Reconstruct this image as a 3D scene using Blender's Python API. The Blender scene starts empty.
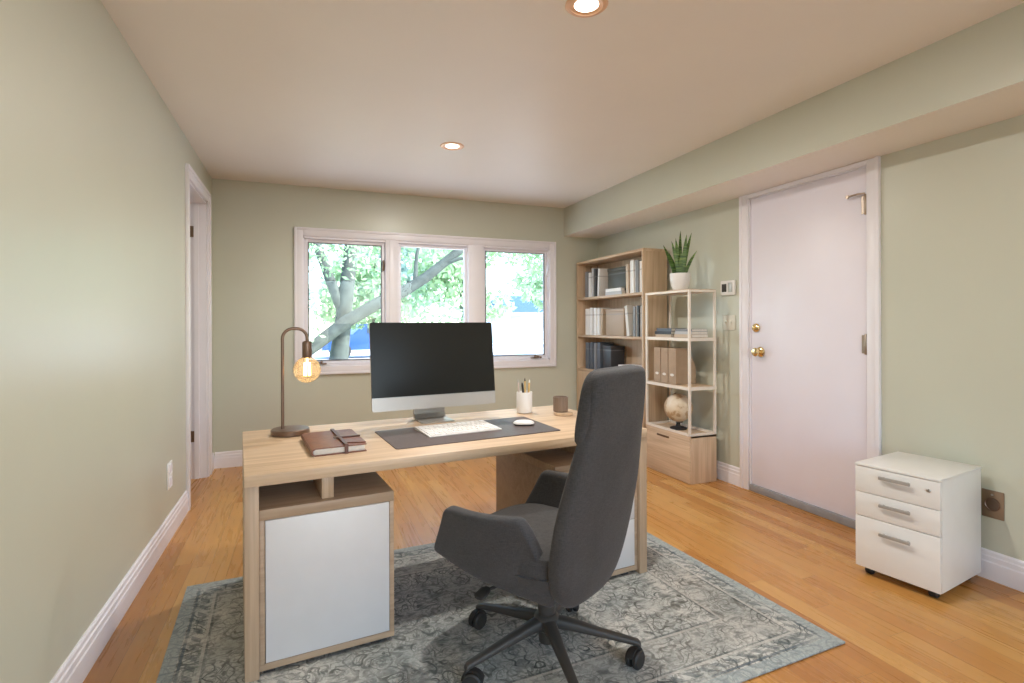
import bpy, bmesh, math, random
import numpy as np
from mathutils import Vector, Matrix
PI = math.pi
S = bpy.context.scene
C = S.collection
random.seed(7)

# ------------------------------------------------------------------ camera
cam_data = bpy.data.cameras.new('camera')
cam_data.sensor_fit = 'HORIZONTAL'
cam_data.sensor_width = 36.0
cam_data.lens = 533.13 * 36.0 / 1024.0
cam_data.shift_y = -(341.5 - 323.93) / 1024.0
cam_data.clip_start = 0.05
cam_data.clip_end = 400
cam = bpy.data.objects.new('camera', cam_data)
C.objects.link(cam)
cam.matrix_world = (Matrix.Translation((0, 0, 1.27)) @ Matrix.Rotation(-0.3730, 4, 'Z')
                    @ Matrix.Rotation(PI / 2, 4, 'X') @ Matrix.Rotation(-0.0032, 4, 'Z'))
S.camera = cam

# ------------------------------------------------------------------ sky, sun, exposure
S.view_settings.view_transform = 'Standard'
S.view_settings.look = 'None'
S.view_settings.gamma = 1.0
S.view_settings.use_curve_mapping = False
S.view_settings.exposure = 0.0
S.cycles.max_bounces = 10
S.cycles.diffuse_bounces = 6
S.cycles.transparent_max_bounces = 16
S.cycles.use_denoising = True
S.cycles.sample_clamp_indirect = 6.0
S.cycles.caustics_reflective = False
S.cycles.caustics_refractive = False

W = bpy.data.worlds.new('sky_world')
S.world = W
W.use_nodes = True
wn = W.node_tree.nodes
wn.clear()
sky = wn.new('ShaderNodeTexSky')
sky.sky_type = 'NISHITA'
sky.sun_disc = False
sky.sun_elevation = math.radians(50)
sky.sun_rotation = math.radians(120)
sky.dust_density = 1.0
sky.ozone_density = 1.8
sky.air_density = 1.0
SKY_STRENGTH = 1.25
bgn = wn.new('ShaderNodeBackground')
bgn.inputs['Strength'].default_value = SKY_STRENGTH
won = wn.new('ShaderNodeOutputWorld')
W.node_tree.links.new(sky.outputs[0], bgn.inputs[0])
W.node_tree.links.new(bgn.outputs[0], won.inputs[0])

SUN_STRENGTH = 15.0
sun_data = bpy.data.lights.new('sun', 'SUN')
sun_data.energy = SUN_STRENGTH
sun_data.angle = math.radians(1.0)
sun_data.color = (1.0, 0.97, 0.92)
sun = bpy.data.objects.new('sun', sun_data)
C.objects.link(sun)
sun.rotation_euler = Vector((-0.62, 0.42, -0.66)).to_track_quat('-Z', 'Y').to_euler()

DOWNLIGHT_W = 31.0      # each recessed ceiling lamp
BULB_W = 0.7            # the desk lamp's bulb

# room numbers (metres)
XL, XR, YB, ZC = -0.75, 3.165, 5.358, 2.566
XS, ZS = 2.724, 2.25     # soffit edge and underside
YR = -2.3                # wall behind the camera

def portal(loc, direction, sx, sy):
    d = bpy.data.lights.new('daylight_portal', 'AREA')
    d.shape = 'RECTANGLE'; d.size = sx; d.size_y = sy
    d.cycles.is_portal = True
    o = bpy.data.objects.new('daylight_portal', d); C.objects.link(o)
    o.location = loc
    o.rotation_euler = Vector(direction).to_track_quat('-Z', 'Z').to_euler()
    return o
portal((1.27, YB + 0.2, 1.48), (0, -1, 0), 2.6, 1.2)
portal((1.1, YR - 0.2, 1.15), (0, 1, 0), 2.9, 2.35)

# ------------------------------------------------------------------ node helpers
class NT:
    def __init__(s, name):
        s.m = bpy.data.materials.new(name); s.m.use_nodes = True
        s.t = s.m.node_tree; s.t.nodes.clear()
        s.out = s.t.nodes.new('ShaderNodeOutputMaterial')
    def n(s, typ, **kw):
        nd = s.t.nodes.new(typ)
        for k, v in kw.items(): setattr(nd, k, v)
        return nd
    def put(s, sock, v):
        if v is None: return
        if isinstance(v, bpy.types.NodeSocket): s.t.links.new(v, sock)
        else:
            if isinstance(v, (tuple, list)) and len(v) == 3 and sock.type == 'RGBA': v = (*v, 1)
            sock.default_value = v
    def math(s, op, a, b=None, c=None, clamp=False):
        nd = s.n('ShaderNodeMath', operation=op, use_clamp=clamp)
        for i, v in enumerate((a, b, c)): s.put(nd.inputs[i], v)
        return nd.outputs[0]
    def mix(s, f, a, b, mode='MIX'):
        nd = s.n('ShaderNodeMix', data_type='RGBA', blend_type=mode)
        s.put(nd.inputs[0], f); s.put(nd.inputs[6], a); s.put(nd.inputs[7], b)
        return nd.outputs[2]
    def coord(s, which='Object', scale=(1, 1, 1), loc=(0, 0, 0), rot=(0, 0, 0)):
        tc = s.n('ShaderNodeTexCoord'); mp = s.n('ShaderNodeMapping')
        s.t.links.new(tc.outputs[which], mp.inputs[0])
        mp.inputs['Scale'].default_value = scale; mp.inputs['Location'].default_value = loc; mp.inputs['Rotation'].default_value = rot
        return mp.outputs[0]
    def noise(s, vec, scale, detail=3, rough=0.5, dist=0.0):
        nd = s.n('ShaderNodeTexNoise'); s.put(nd.inputs['Vector'], vec)
        s.put(nd.inputs['Scale'], scale); s.put(nd.inputs['Detail'], detail); s.put(nd.inputs['Roughness'], rough); s.put(nd.inputs['Distortion'], dist)
        return nd.outputs[0]
    def ramp(s, f, stops, interp='LINEAR'):
        nd = s.n('ShaderNodeValToRGB'); s.put(nd.inputs[0], f)
        cr = nd.color_ramp; cr.interpolation = interp
        while len(cr.elements) < len(stops): cr.elements.new(0.5)
        for e, (p, c) in zip(cr.elements, stops):
            e.position = p; e.color = (*c, 1) if len(c) == 3 else c
        return nd.outputs[0]
    def bump(s, h, strength=0.1, dist=0.01):
        nd = s.n('ShaderNodeBump'); s.put(nd.inputs['Height'], h)
        nd.inputs['Strength'].default_value = strength; nd.inputs['Distance'].default_value = dist
        return nd.outputs[0]
    def principled(s, color, rough=0.5, metal=0.0, normal=None, spec=None, **kw):
        p = s.n('ShaderNodeBsdfPrincipled')
        s.put(p.inputs['Base Color'], color); s.put(p.inputs['Roughness'], rough); s.put(p.inputs['Metallic'], metal)
        s.put(p.inputs['Normal'], normal)
        if spec is not None: p.inputs['Specular IOR Level'].default_value = spec
        for k, v in kw.items(): s.put(p.inputs[k.replace('_', ' ')], v)
        s.t.links.new(p.outputs[0], s.out.inputs[0])
        return p

def plain(name, col, rough=0.5, metal=0.0, var=0.06, scale=12.0, bump=0.0, bscale=200.0, spec=None, **kw):
    """procedural paint / plastic / metal: one colour with slight tonal wear"""
    t = NT(name)
    v = t.coord()
    f = t.noise(v, scale, 3)
    lo = tuple(c * (1 - var) for c in col); hi = tuple(min(1, c * (1 + var)) for c in col)
    c = t.ramp(f, [(0.3, lo), (0.7, hi)])
    nm = t.bump(t.noise(v, bscale, 2), bump, 0.002) if bump else None
    t.principled(c, rough, metal, nm, spec, **kw)
    return t.m

def wood(name, axis, light, dark, rough=0.45, scale=1.0):
    """oak veneer, grain running along axis 0/1/2 of the object"""
    t = NT(name)
    sc = [14.0 * scale] * 3; sc[axis] = 0.9 * scale
    v = t.coord(scale=tuple(sc))
    big = t.noise(v, 1.0, 4, 0.6, 1.2)
    sc2 = [90.0 * scale] * 3; sc2[axis] = 2.2 * scale
    fine = t.noise(t.coord(scale=tuple(sc2)), 1.0, 3, 0.6)
    f = t.math('ADD', t.math('MULTIPLY', big, 0.62), t.math('MULTIPLY', fine, 0.38))
    mid = tuple((a + b) / 2 for a, b in zip(light, dark))
    c = t.ramp(f, [(0.34, dark), (0.48, mid), (0.62, light)])
    t.principled(c, rough, 0, t.bump(fine, 0.06, 0.002))
    return t.m

def emit(name, col, strength):
    t = NT(name)
    f = t.noise(t.coord(), 30.0, 2)
    e = t.n('ShaderNodeEmission')
    t.put(e.inputs[0], t.ramp(f, [(0.2, tuple(c * 0.92 for c in col)), (0.8, col)]))
    e.inputs[1].default_value = strength
    t.t.links.new(e.outputs[0], t.out.inputs[0])
    return t.m

def thin_glass(name, tint, gloss=0.08, rough=0.0):
    t = NT(name)
    tr = t.n('ShaderNodeBsdfTransparent'); t.put(tr.inputs[0], tint)
    gl = t.n('ShaderNodeBsdfGlossy'); gl.inputs['Roughness'].default_value = rough
    lw = t.n('ShaderNodeLayerWeight'); lw.inputs[0].default_value = 0.25
    mx = t.n('ShaderNodeMixShader')
    t.t.links.new(t.math('ADD', t.math('MULTIPLY', lw.outputs['Fresnel'], 0.25), gloss * 0.4, clamp=True), mx.inputs[0])
    t.t.links.new(tr.outputs[0], mx.inputs[1]); t.t.links.new(gl.outputs[0], mx.inputs[2])
    t.t.links.new(mx.outputs[0], t.out.inputs[0])
    return t.m

# ------------------------------------------------------------------ materials
def wall_paint(name, col, rough=0.34, spec=0.55):
    t = NT(name)
    v = t.coord()
    f = t.noise(v, 1.3, 4, 0.55)
    c = t.ramp(f, [(0.3, tuple(x * 0.965 for x in col)), (0.7, col)])
    b = t.noise(v, 170.0, 2)
    t.principled(c, rough, 0, t.bump(b, 0.05, 0.002), spec)
    return t.m
M = {}
M['wall'] = wall_paint('sage_wall_paint', (0.56, 0.572, 0.475))
M['ceiling'] = wall_paint('ceiling_paint', (0.84, 0.795, 0.735), 0.5, 0.3)
M['trim'] = plain('white_trim_paint', (0.82, 0.80, 0.845), 0.35, var=0.02, scale=4)
M['door'] = plain('white_door_paint', (0.81, 0.78, 0.86), 0.38, var=0.02, scale=2)
M['white'] = plain('white_laminate', (0.62, 0.605, 0.60), 0.35, var=0.015)
M['cabwhite'] = plain('white_steel_enamel', (0.77, 0.76, 0.725), 0.32, var=0.015)
M['black'] = plain('black_plastic', (0.022, 0.021, 0.02), 0.6)
M['darkgrey'] = plain('charcoal_plastic', (0.05, 0.047, 0.043), 0.5)
M['steel'] = plain('brushed_steel', (0.55, 0.53, 0.50), 0.35, 1.0)
M['satin'] = plain('satin_nickel', (0.42, 0.40, 0.37), 0.45, 0.4)
M['alu'] = plain('silver_aluminium', (0.50, 0.48, 0.455), 0.42, 0.5, var=0.02)
M['brass'] = plain('polished_brass', (0.82, 0.64, 0.34), 0.2, 1.0)
M['bronze'] = plain('dark_bronze', (0.20, 0.13, 0.085), 0.4, 0.7)
M['hinge'] = plain('worn_hinge_metal', (0.42, 0.34, 0.27), 0.35, 0.8)
M['copper'] = plain('brown_copper', (0.19, 0.125, 0.09), 0.36, 0.7)
M['screen'] = plain('black_screen_glass', (0.018, 0.018, 0.016), 0.22, var=0.02, spec=0.15)
M['keys'] = plain('white_keys', (0.84, 0.83, 0.82), 0.4, var=0.02)
M['mat'] = plain('dark_desk_mat', (0.092, 0.068, 0.065), 0.5, var=0.1, scale=40, bump=0.15, bscale=500)
M['leather'] = plain('brown_leather', (0.20, 0.078, 0.046), 0.42, var=0.18, scale=30, bump=0.25, bscale=250)
M['leatherdark'] = plain('dark_brown_leather', (0.11, 0.045, 0.03), 0.45, var=0.15, scale=30, bump=0.2)
M['paper'] = plain('cream_paper', (0.78, 0.74, 0.68), 0.7, var=0.05, scale=80)
M['ceramic'] = plain('white_ceramic', (0.82, 0.81, 0.80), 0.3, var=0.02)
M['cream_metal'] = plain('cream_powder_coat', (0.80, 0.73, 0.64), 0.4, var=0.02)
M['beigebox'] = plain('beige_cardboard', (0.40, 0.285, 0.19), 0.65, var=0.06, scale=20)
OAK_L, OAK_D = (0.68, 0.51, 0.35), (0.47, 0.325, 0.205)
M['oak_x'] = wood('oak_veneer_lengthwise', 0, OAK_L, OAK_D)
M['oak_y'] = wood('oak_veneer_crosswise', 1, OAK_L, OAK_D)
M['oak_z'] = wood('oak_veneer_upright', 2, OAK_L, OAK_D)
M['oak_leg_shaded'] = wood('shaded_oak_panel_upright', 2, (0.50, 0.36, 0.24), (0.35, 0.24, 0.15))  # desk oak with shade put into the colour, offsetting daylight from the rear
M['oak_ped_shaded'] = wood('shaded_oak_panel_crosswise', 0, (0.48, 0.345, 0.23), (0.34, 0.23, 0.145))  # same darkening for the pedestals: shade mixed into the oak colour
M['walnut'] = wood('brown_turned_wood', 2, (0.26, 0.185, 0.135), (0.16, 0.11, 0.08), scale=3)
M['glass'] = thin_glass('window_glass', (0.96, 0.98, 0.97), 0.03)
def bulb_glass():
    t = NT('amber_bulb_glass')
    tr = t.n('ShaderNodeBsdfTransparent'); t.put(tr.inputs[0], (1.0, 0.90, 0.72))
    tl = t.n('ShaderNodeBsdfTranslucent'); t.put(tl.inputs[0], (0.95, 0.74, 0.50))
    gl = t.n('ShaderNodeBsdfGlossy'); gl.inputs['Roughness'].default_value = 0.03
    a = t.n('ShaderNodeMixShader'); a.inputs[0].default_value = 0.16
    t.t.links.new(tr.outputs[0], a.inputs[1]); t.t.links.new(tl.outputs[0], a.inputs[2])
    lw = t.n('ShaderNodeLayerWeight'); lw.inputs[0].default_value = 0.25
    b = t.n('ShaderNodeMixShader'); t.t.links.new(t.math('MULTIPLY', lw.outputs['Fresnel'], 0.5, clamp=True), b.inputs[0])
    t.t.links.new(a.outputs[0], b.inputs[1]); t.t.links.new(gl.outputs[0], b.inputs[2])
    t.t.links.new(b.outputs[0], t.out.inputs[0])
    return t.m
M['amber'] = bulb_glass()
M['filament'] = emit('glowing_filament', (1.0, 0.76, 0.42), 10.0)
M['lamp_lens'] = emit('lit_lamp_lens', (1.0, 0.90, 0.76), 6.0)
M['baffle'] = plain('copper_baffle', (0.78, 0.50, 0.32), 0.4, 0.3)
M['rubber'] = plain('screen_edge', (0.16, 0.16, 0.17), 0.6)
M['soil'] = plain('dark_soil', (0.05, 0.035, 0.025), 0.9, var=0.4, scale=120)
M['grey_thresh'] = plain('grey_threshold', (0.30, 0.30, 0.31), 0.4, var=0.1)

def fabric():
    t = NT('grey_woven_fabric')
    v = t.coord()
    wx = t.noise(t.coord(scale=(60, 60, 500)), 1.0, 2, 0.6)
    wz = t.noise(t.coord(scale=(500, 500, 60)), 1.0, 2, 0.6)
    f = t.math('ADD', t.math('MULTIPLY', wx, 0.5), t.math('MULTIPLY', wz, 0.5))
    g = t.noise(v, 7.0, 3)
    f2 = t.math('ADD', t.math('MULTIPLY', f, 0.75), t.math('MULTIPLY', g, 0.25))
    c = t.ramp(f2, [(0.35, (0.034, 0.034, 0.036)), (0.65, (0.080, 0.078, 0.080))])
    t.principled(c, 0.88, 0, t.bump(f, 0.35, 0.002), 0.25, Sheen_Weight=0.12, Sheen_Roughness=0.5)
    return t.m
M['fabric'] = fabric()

def floor_mat():
    t = NT('honey_oak_strip_floor')
    tc = t.n('ShaderNodeTexCoord'); sp = t.n('ShaderNodeSeparateXYZ')
    t.t.links.new(tc.outputs['Object'], sp.inputs[0])
    x, y = sp.outputs[0], sp.outputs[1]
    PW, PL = 0.092, 1.35
    r = t.math('DIVIDE', x, PW)
    row = t.math('FLOOR', r); fx = t.math('SUBTRACT', r, row)
    wn1 = t.n('ShaderNodeTexWhiteNoise', noise_dimensions='1D'); t.put(wn1.inputs['W'], row)
    yy = t.math('ADD', t.math('DIVIDE', y, PL), t.math('MULTIPLY', wn1.outputs[0], 7.0))
    col = t.math('FLOOR', yy); fy = t.math('SUBTRACT', yy, col)
    cb = t.n('ShaderNodeCombineXYZ'); t.put(cb.inputs[0], row); t.put(cb.inputs[1], col)
    wn2 = t.n('ShaderNodeTexWhiteNoise', noise_dimensions='2D'); t.t.links.new(cb.outputs[0], wn2.inputs['Vector'])
    pid = wn2.outputs[0]
    off = t.n('ShaderNodeCombineXYZ'); t.put(off.inputs[0], t.math('MULTIPLY', pid, 37.0)); t.put(off.inputs[2], t.math('MULTIPLY', pid, 11.0))
    add = t.n('ShaderNodeVectorMath', operation='ADD'); t.t.links.new(tc.outputs['Object'], add.inputs[0]); t.t.links.new(off.outputs[0], add.inputs[1])
    mp = t.n('ShaderNodeMapping'); t.t.links.new(add.outputs[0], mp.inputs[0]); mp.inputs['Scale'].default_value = (26, 1.6, 26)
    grain = t.noise(mp.outputs[0], 1.0, 5, 0.6, 0.8)
    base = t.ramp(pid, [(0.0, (0.44, 0.19, 0.046)), (0.35, (0.50, 0.23, 0.058)), (0.7, (0.55, 0.27, 0.071)), (1.0, (0.60, 0.325, 0.098))])
    g = t.ramp(grain, [(0.3, (0.84, 0.80, 0.76)), (0.6, (1.0, 1.0, 1.0))])
    c = t.mix(0.8, base, g, 'MULTIPLY')
    edge = t.math('MINIMUM', t.math('MINIMUM', fx, t.math('SUBTRACT', 1.0, fx)),
                  t.math('MULTIPLY', t.math('MINIMUM', fy, t.math('SUBTRACT', 1.0, fy)), PL / PW))
    gap = t.math('LESS_THAN', edge, 0.012)
    c = t.mix(t.math('MULTIPLY', gap, 0.5), c, (0.16, 0.07, 0.025))
    rough = t.math('ADD', t.math('MULTIPLY', grain, 0.12), 0.22)
    t.principled(c, rough, 0, t.bump(t.math('SUBTRACT', 1.0, gap), 0.15, 0.001), 0.45)
    return t.m
M['floor'] = floor_mat()

def rug_mat(hx, hy):
    t = NT('distressed_vintage_rug_weave')
    tc = t.n('ShaderNodeTexCoord'); sp = t.n('ShaderNodeSeparateXYZ')
    t.t.links.new(tc.outputs['Object'], sp.inputs[0])
    x, y = sp.outputs[0], sp.outputs[1]
    ax, ay = t.math('ABSOLUTE', x), t.math('ABSOLUTE', y)
    d = t.math('MINIMUM', t.math('SUBTRACT', hx, ax), t.math('SUBTRACT', hy, ay))
    # mirrored coordinates make the ornament symmetric like a woven design
    mir = t.n('ShaderNodeCombineXYZ'); t.put(mir.inputs[0], ax); t.put(mir.inputs[1], ay)
    wob = t.n('ShaderNodeTexNoise'); t.t.links.new(mir.outputs[0], wob.inputs[0]); wob.inputs['Scale'].default_value = 11.0; wob.inputs['Detail'].default_value = 2
    dm = t.n('ShaderNodeVectorMath', operation='MULTIPLY_ADD'); t.t.links.new(wob.outputs[1], dm.inputs[0])
    dm.inputs[1].default_value = (0.07, 0.07, 0.0); t.t.links.new(mir.outputs[0], dm.inputs[2])
    def contour(scale, k, lo, hi, det=1.0):
        nz = t.n('ShaderNodeTexNoise'); t.t.links.new(dm.outputs[0], nz.inputs['Vector'])
        nz.inputs['Scale'].default_value = scale; nz.inputs['Detail'].default_value = det; nz.inputs['Roughness'].default_value = 0.45
        w = t.math('ABSOLUTE', t.math('SINE', t.math('MULTIPLY', nz.outputs[0], k)))
        return t.ramp(w, [(lo, (1, 1, 1)), (hi, (0, 0, 0))])
    vines = contour(8.0, 26.0, 0.22, 0.42)
    sprigs = contour(21.0, 20.0, 0.20, 0.50, 2.0)
    vo2 = t.n('ShaderNodeTexVoronoi', feature='F1'); t.t.links.new(dm.outputs[0], vo2.inputs['Vector']); vo2.inputs['Scale'].default_value = 9.0
    rings = t.math('SINE', t.math('MULTIPLY', vo2.outputs['Distance'], 30.0))
    petals = t.ramp(rings, [(0.55, (0, 0, 0)), (0.72, (1, 1, 1))])
    orn = t.math('MAXIMUM', vines, t.math('MULTIPLY', t.math('MAXIMUM', petals, sprigs), 0.62))
    # wear: the dye is rubbed off in patches
    wear = t.noise(t.coord(), 9.0, 5, 0.65)
    wearm = t.ramp(wear, [(0.36, (0, 0, 0)), (0.56, (1, 1, 1))])
    fibre = t.noise(t.coord(scale=(1, 1, 1)), 110.0, 3, 0.7)
    streak = t.noise(t.coord(scale=(14, 160, 1)), 1.0, 3, 0.6)
    ground = t.ramp(t.noise(t.coord(), 3.1, 3, 0.6), [(0.35, (0.46, 0.50, 0.47)), (0.5, (0.58, 0.60, 0.56)), (0.65, (0.72, 0.72, 0.66))])
    dark = t.ramp(t.noise(t.coord(loc=(3, 1, 0)), 2.3, 2), [(0.35, (0.055, 0.075, 0.08)), (0.65, (0.12, 0.12, 0.10))])
    f_orn = t.math('MULTIPLY', orn, t.math('ADD', t.math('MULTIPLY', wearm, 0.75), 0.12))
    blot = t.n('ShaderNodeTexNoise'); t.t.links.new(dm.outputs[0], blot.inputs['Vector']); blot.inputs['Scale'].default_value = 17.0; blot.inputs['Detail'].default_value = 4; blot.inputs['Roughness'].default_value = 0.7
    weave = t.noise(t.coord(scale=(9, 46, 1)), 1.0, 4, 0.7)
    bl = t.math('MULTIPLY', t.ramp(blot.outputs[0], [(0.47, (0, 0, 0)), (0.58, (1, 1, 1))]), t.ramp(weave, [(0.38, (0, 0, 0)), (0.55, (1, 1, 1))]))
    ground = t.mix(t.math('MULTIPLY', bl, 0.7), ground, (0.17, 0.20, 0.19))
    field = t.mix(f_orn, ground, dark)
    # central medallion, darker and bluer
    rr = t.math('SQRT', t.math('ADD', t.math('POWER', t.math('DIVIDE', ax, hx * 0.62), 2.0), t.math('POWER', t.math('DIVIDE', ay, hy * 0.58), 2.0)))
    rr = t.math('ADD', rr, t.math('MULTIPLY', t.math('SUBTRACT', wear, 0.5), 0.5))
    med = t.ramp(rr, [(0.80, (1, 1, 1)), (0.97, (0, 0, 0))])
    field = t.mix(t.math('MULTIPLY', med, 0.28), field, (0.15, 0.185, 0.195))
    # borders
    def band(a, b):
        return t.math('MULTIPLY', t.math('GREATER_THAN', d, a), t.math('LESS_THAN', d, b))
    dn = t.math('ADD', d, 0.0)
    outer = t.mix(t.math('MULTIPLY', orn, 0.45), (0.45, 0.51, 0.50), (0.18, 0.24, 0.26))
    c = t.mix(t.math('MULTIPLY', t.math('LESS_THAN', dn, 0.05), 0.8), field, outer)
    for a, b, colr, k in ((0.055, 0.066, (0.10, 0.14, 0.17), 0.75), (0.125, 0.137, (0.60, 0.59, 0.54), 0.8), (0.137, 0.146, (0.10, 0.12, 0.12), 0.6),
                          (0.315, 0.327, (0.60, 0.58, 0.52), 0.75), (0.327, 0.337, (0.10, 0.12, 0.12), 0.6)):
        c = t.mix(t.math('MULTIPLY', band(a, b), t.math('MULTIPLY', t.math('ADD', wearm, 0.35), k * 0.75), clamp=True), c, colr)
    # guard stripe: a row of dashes
    dash = t.math('GREATER_THAN', t.math('SINE', t.math('MULTIPLY', t.math('ADD', x, y), 95.0)), 0.1)
    c = t.mix(t.math('MULTIPLY', t.math('MULTIPLY', band(0.078, 0.115), dash), 0.55), c, (0.13, 0.16, 0.17))
    c = t.mix(t.math('MULTIPLY', band(0.15, 0.315), 0.22), c, (0.50, 0.49, 0.44))
    c = t.mix(0.7, c, t.ramp(fibre, [(0.3, (0.7, 0.62, 0.62)), (0.7, (1, 1, 1))]), 'MULTIPLY')
    c = t.mix(0.5, c, t.ramp(streak, [(0.3, (0.72, 0.72, 0.72)), (0.65, (1, 1, 1))]), 'MULTIPLY')
    t.principled(c, 0.92, 0, t.bump(fibre, 0.4, 0.004), 0.15)
    return t.m

def globe_mat():
    t = NT('antique_globe_map')
    f = t.noise(t.coord(), 7.5, 5, 0.6)
    c = t.ramp(f, [(0.40, (0.72, 0.62, 0.48)), (0.50, (0.66, 0.54, 0.38)), (0.54, (0.46, 0.31, 0.18)), (0.70, (0.56, 0.40, 0.24))])
    t.principled(c, 0.4)
    return t.m
M['globe'] = globe_mat()

def leaf_stripe():
    t = NT('snake_plant_leaf')
    sp = t.n('ShaderNodeSeparateXYZ'); tc = t.n('ShaderNodeTexCoord'); t.t.links.new(tc.outputs['Object'], sp.inputs[0])
    band = t.noise(t.coord(scale=(8, 8, 60)), 1.0, 3, 0.6, 0.6)
    c = t.ramp(band, [(0.38, (0.035, 0.085, 0.02)), (0.55, (0.11, 0.21, 0.045)), (0.68, (0.24, 0.33, 0.09))])
    t.principled(c, 0.4)
    return t.m
M['snake_leaf'] = leaf_stripe()

def foliage_mat(name, lo, hi):
    t = NT(name)
    f = t.noise(t.coord(), 1.7, 4, 0.6)
    c = t.ramp(f, [(0.3, lo), (0.7, hi)])
    dif = t.n('ShaderNodeBsdfDiffuse'); t.t.links.new(c, dif.inputs[0])
    trl = t.n('ShaderNodeBsdfTranslucent'); t.t.links.new(c, trl.inputs[0])
    mx = t.n('ShaderNodeMixShader'); mx.inputs[0].default_value = 0.4
    t.t.links.new(dif.outputs[0], mx.inputs[1]); t.t.links.new(trl.outputs[0], mx.inputs[2])
    t.t.links.new(mx.outputs[0], t.out.inputs[0])
    return t.m
M['leaves_a'] = foliage_mat('bright_green_leaves', (0.26, 0.40, 0.22), (0.46, 0.60, 0.40))
M['leaves_b'] = foliage_mat('blue_green_leaves', (0.24, 0.36, 0.30), (0.42, 0.54, 0.48))
M['bark'] = plain('grey_bark', (0.058, 0.07, 0.062), 0.9, var=0.3, scale=9, bump=0.5, bscale=20)
M['concrete'] = plain('pale_concrete', (0.74, 0.73, 0.72), 0.85, var=0.05, scale=2)
M['flagstone'] = plain('grey_flagstone', (0.26, 0.27, 0.29), 0.8, var=0.1, scale=2)
M['grass'] = plain('lawn_grass', (0.40, 0.44, 0.30), 0.9, var=0.25, scale=3)
M['house'] = plain('pale_siding', (0.72, 0.72, 0.72), 0.7)
M['slate'] = plain('blue_grey_roof', (0.035, 0.085, 0.18), 0.8, var=0.12)
M['carpaint'] = plain('blue_car_paint', (0.02, 0.07, 0.26), 0.35)
M['tyre'] = plain('tyre_rubber', (0.03, 0.03, 0.03), 0.8)
M['paleglass'] = plain('sunlit_glass', (0.45, 0.52, 0.60), 0.3)
M['cloudglass'] = plain('dark_glass', (0.06, 0.08, 0.10), 0.1)

# ------------------------------------------------------------------ geometry helpers
def finish(name, bm, mat, parent=None, smooth=True, angle=35):
    me = bpy.data.meshes.new(name)
    bmesh.ops.recalc_face_normals(bm, faces=bm.faces[:])
    bm.to_mesh(me); bm.free()
    if smooth:
        me.polygons.foreach_set('use_smooth', [True] * len(me.polygons))
        me.set_sharp_from_angle(angle=math.radians(angle))
    o = bpy.data.objects.new(name, me)
    C.objects.link(o)
    for m in (mat if isinstance(mat, (list, tuple)) else [mat]):
        me.materials.append(M[m] if isinstance(m, str) else m)
    if parent is not None: o.parent = parent
    return o

def box(bm, lo, hi, bev=0.0, seg=2, mi=0):
    r = bmesh.ops.create_cube(bm, size=1.0)
    vs = r['verts']
    lo, hi = Vector(lo), Vector(hi)
    for v in vs:
        v.co = Vector((lo[i] + (v.co[i] + 0.5) * (hi[i] - lo[i]) for i in range(3)))
    fs = set(f for v in vs for f in v.link_faces)
    for f in fs: f.material_index = mi
    if bev > 0:
        es = list(set(e for v in vs for e in v.link_edges))
        bmesh.ops.bevel(bm, geom=es, offset=bev, segments=seg, affect='EDGES', profile=0.5)
    return bm

def mbox(name, lo, hi, mat, parent=None, bev=0.002, seg=2):
    bm = bmesh.new(); box(bm, lo, hi, bev, seg)
    return finish(name, bm, mat, parent)

def lathe(bm, prof, origin=(0, 0, 0), seg=32, axis='Z', cap=True):
    """prof: list of (radius, height)"""
    o = Vector(origin); rings = []
    for r, h in prof:
        ring = []
        for k in range(seg):
            a = 2 * PI * k / seg
            p = Vector((r * math.cos(a), r * math.sin(a), h))
            if axis == 'Y': p = Vector((p.x, p.z, -p.y))
            if axis == 'X': p = Vector((p.z, p.x, p.y))
            ring.append(bm.verts.new(o + p))
        rings.append(ring)
    for a, b in zip(rings, rings[1:]):
        for k in range(seg):
            bm.faces.new((a[k], a[(k + 1) % seg], b[(k + 1) % seg], b[k]))
    if cap:
        bm.faces.new(rings[0][::-1]); bm.faces.new(rings[-1])
    return bm

def tube(bm, pts, rad, seg=12, cap=True):
    pts = [Vector(p) for p in pts]
    rads = rad if isinstance(rad, (list, tuple)) else [rad] * len(pts)
    rings = []; prev = None
    for i, p in enumerate(pts):
        d = (pts[min(i + 1, len(pts) - 1)] - pts[max(i - 1, 0)]).normalized()
        if prev is None:
            up = Vector((0, 0, 1)) if abs(d.z) < 0.9 else Vector((1, 0, 0))
            u = d.cross(up).normalized()
        else:
            u = (prev - d * prev.dot(d)).normalized()
        prev = u; w = d.cross(u)
        rings.append([bm.verts.new(p + (u * math.cos(2 * PI * k / seg) + w * math.sin(2 * PI * k / seg)) * rads[i]) for k in range(seg)])
    for a, b in zip(rings, rings[1:]):
        for k in range(seg): bm.faces.new((a[k], a[(k + 1) % seg], b[(k + 1) % seg], b[k]))
    if cap: bm.faces.new(rings[0][::-1]); bm.faces.new(rings[-1])
    return bm

def loft(bm, rings, close=True, cap=True):
    R = [[bm.verts.new(Vector(p)) for p in ring] for ring in rings]
    n = len(R[0])
    for a, b in zip(R, R[1:]):
        for k in range(n if close else n - 1):
            bm.faces.new((a[k], a[(k + 1) % n], b[(k + 1) % n], b[k]))
    if cap: bm.faces.new(R[0][::-1]); bm.faces.new(R[-1])
    return bm

def superring(c, u, w, a, b, n=28, e=3.0):
    """super-ellipse ring around c in the plane (u, w)"""
    c, u, w = Vector(c), Vector(u), Vector(w); out = []
    for k in range(n):
        t = 2 * PI * k / n
        ct, st = math.cos(t), math.sin(t)
        out.append(c + u * a * math.copysign(abs(ct) ** (2 / e), ct) + w * b * math.copysign(abs(st) ** (2 / e), st))
    return out

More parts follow.
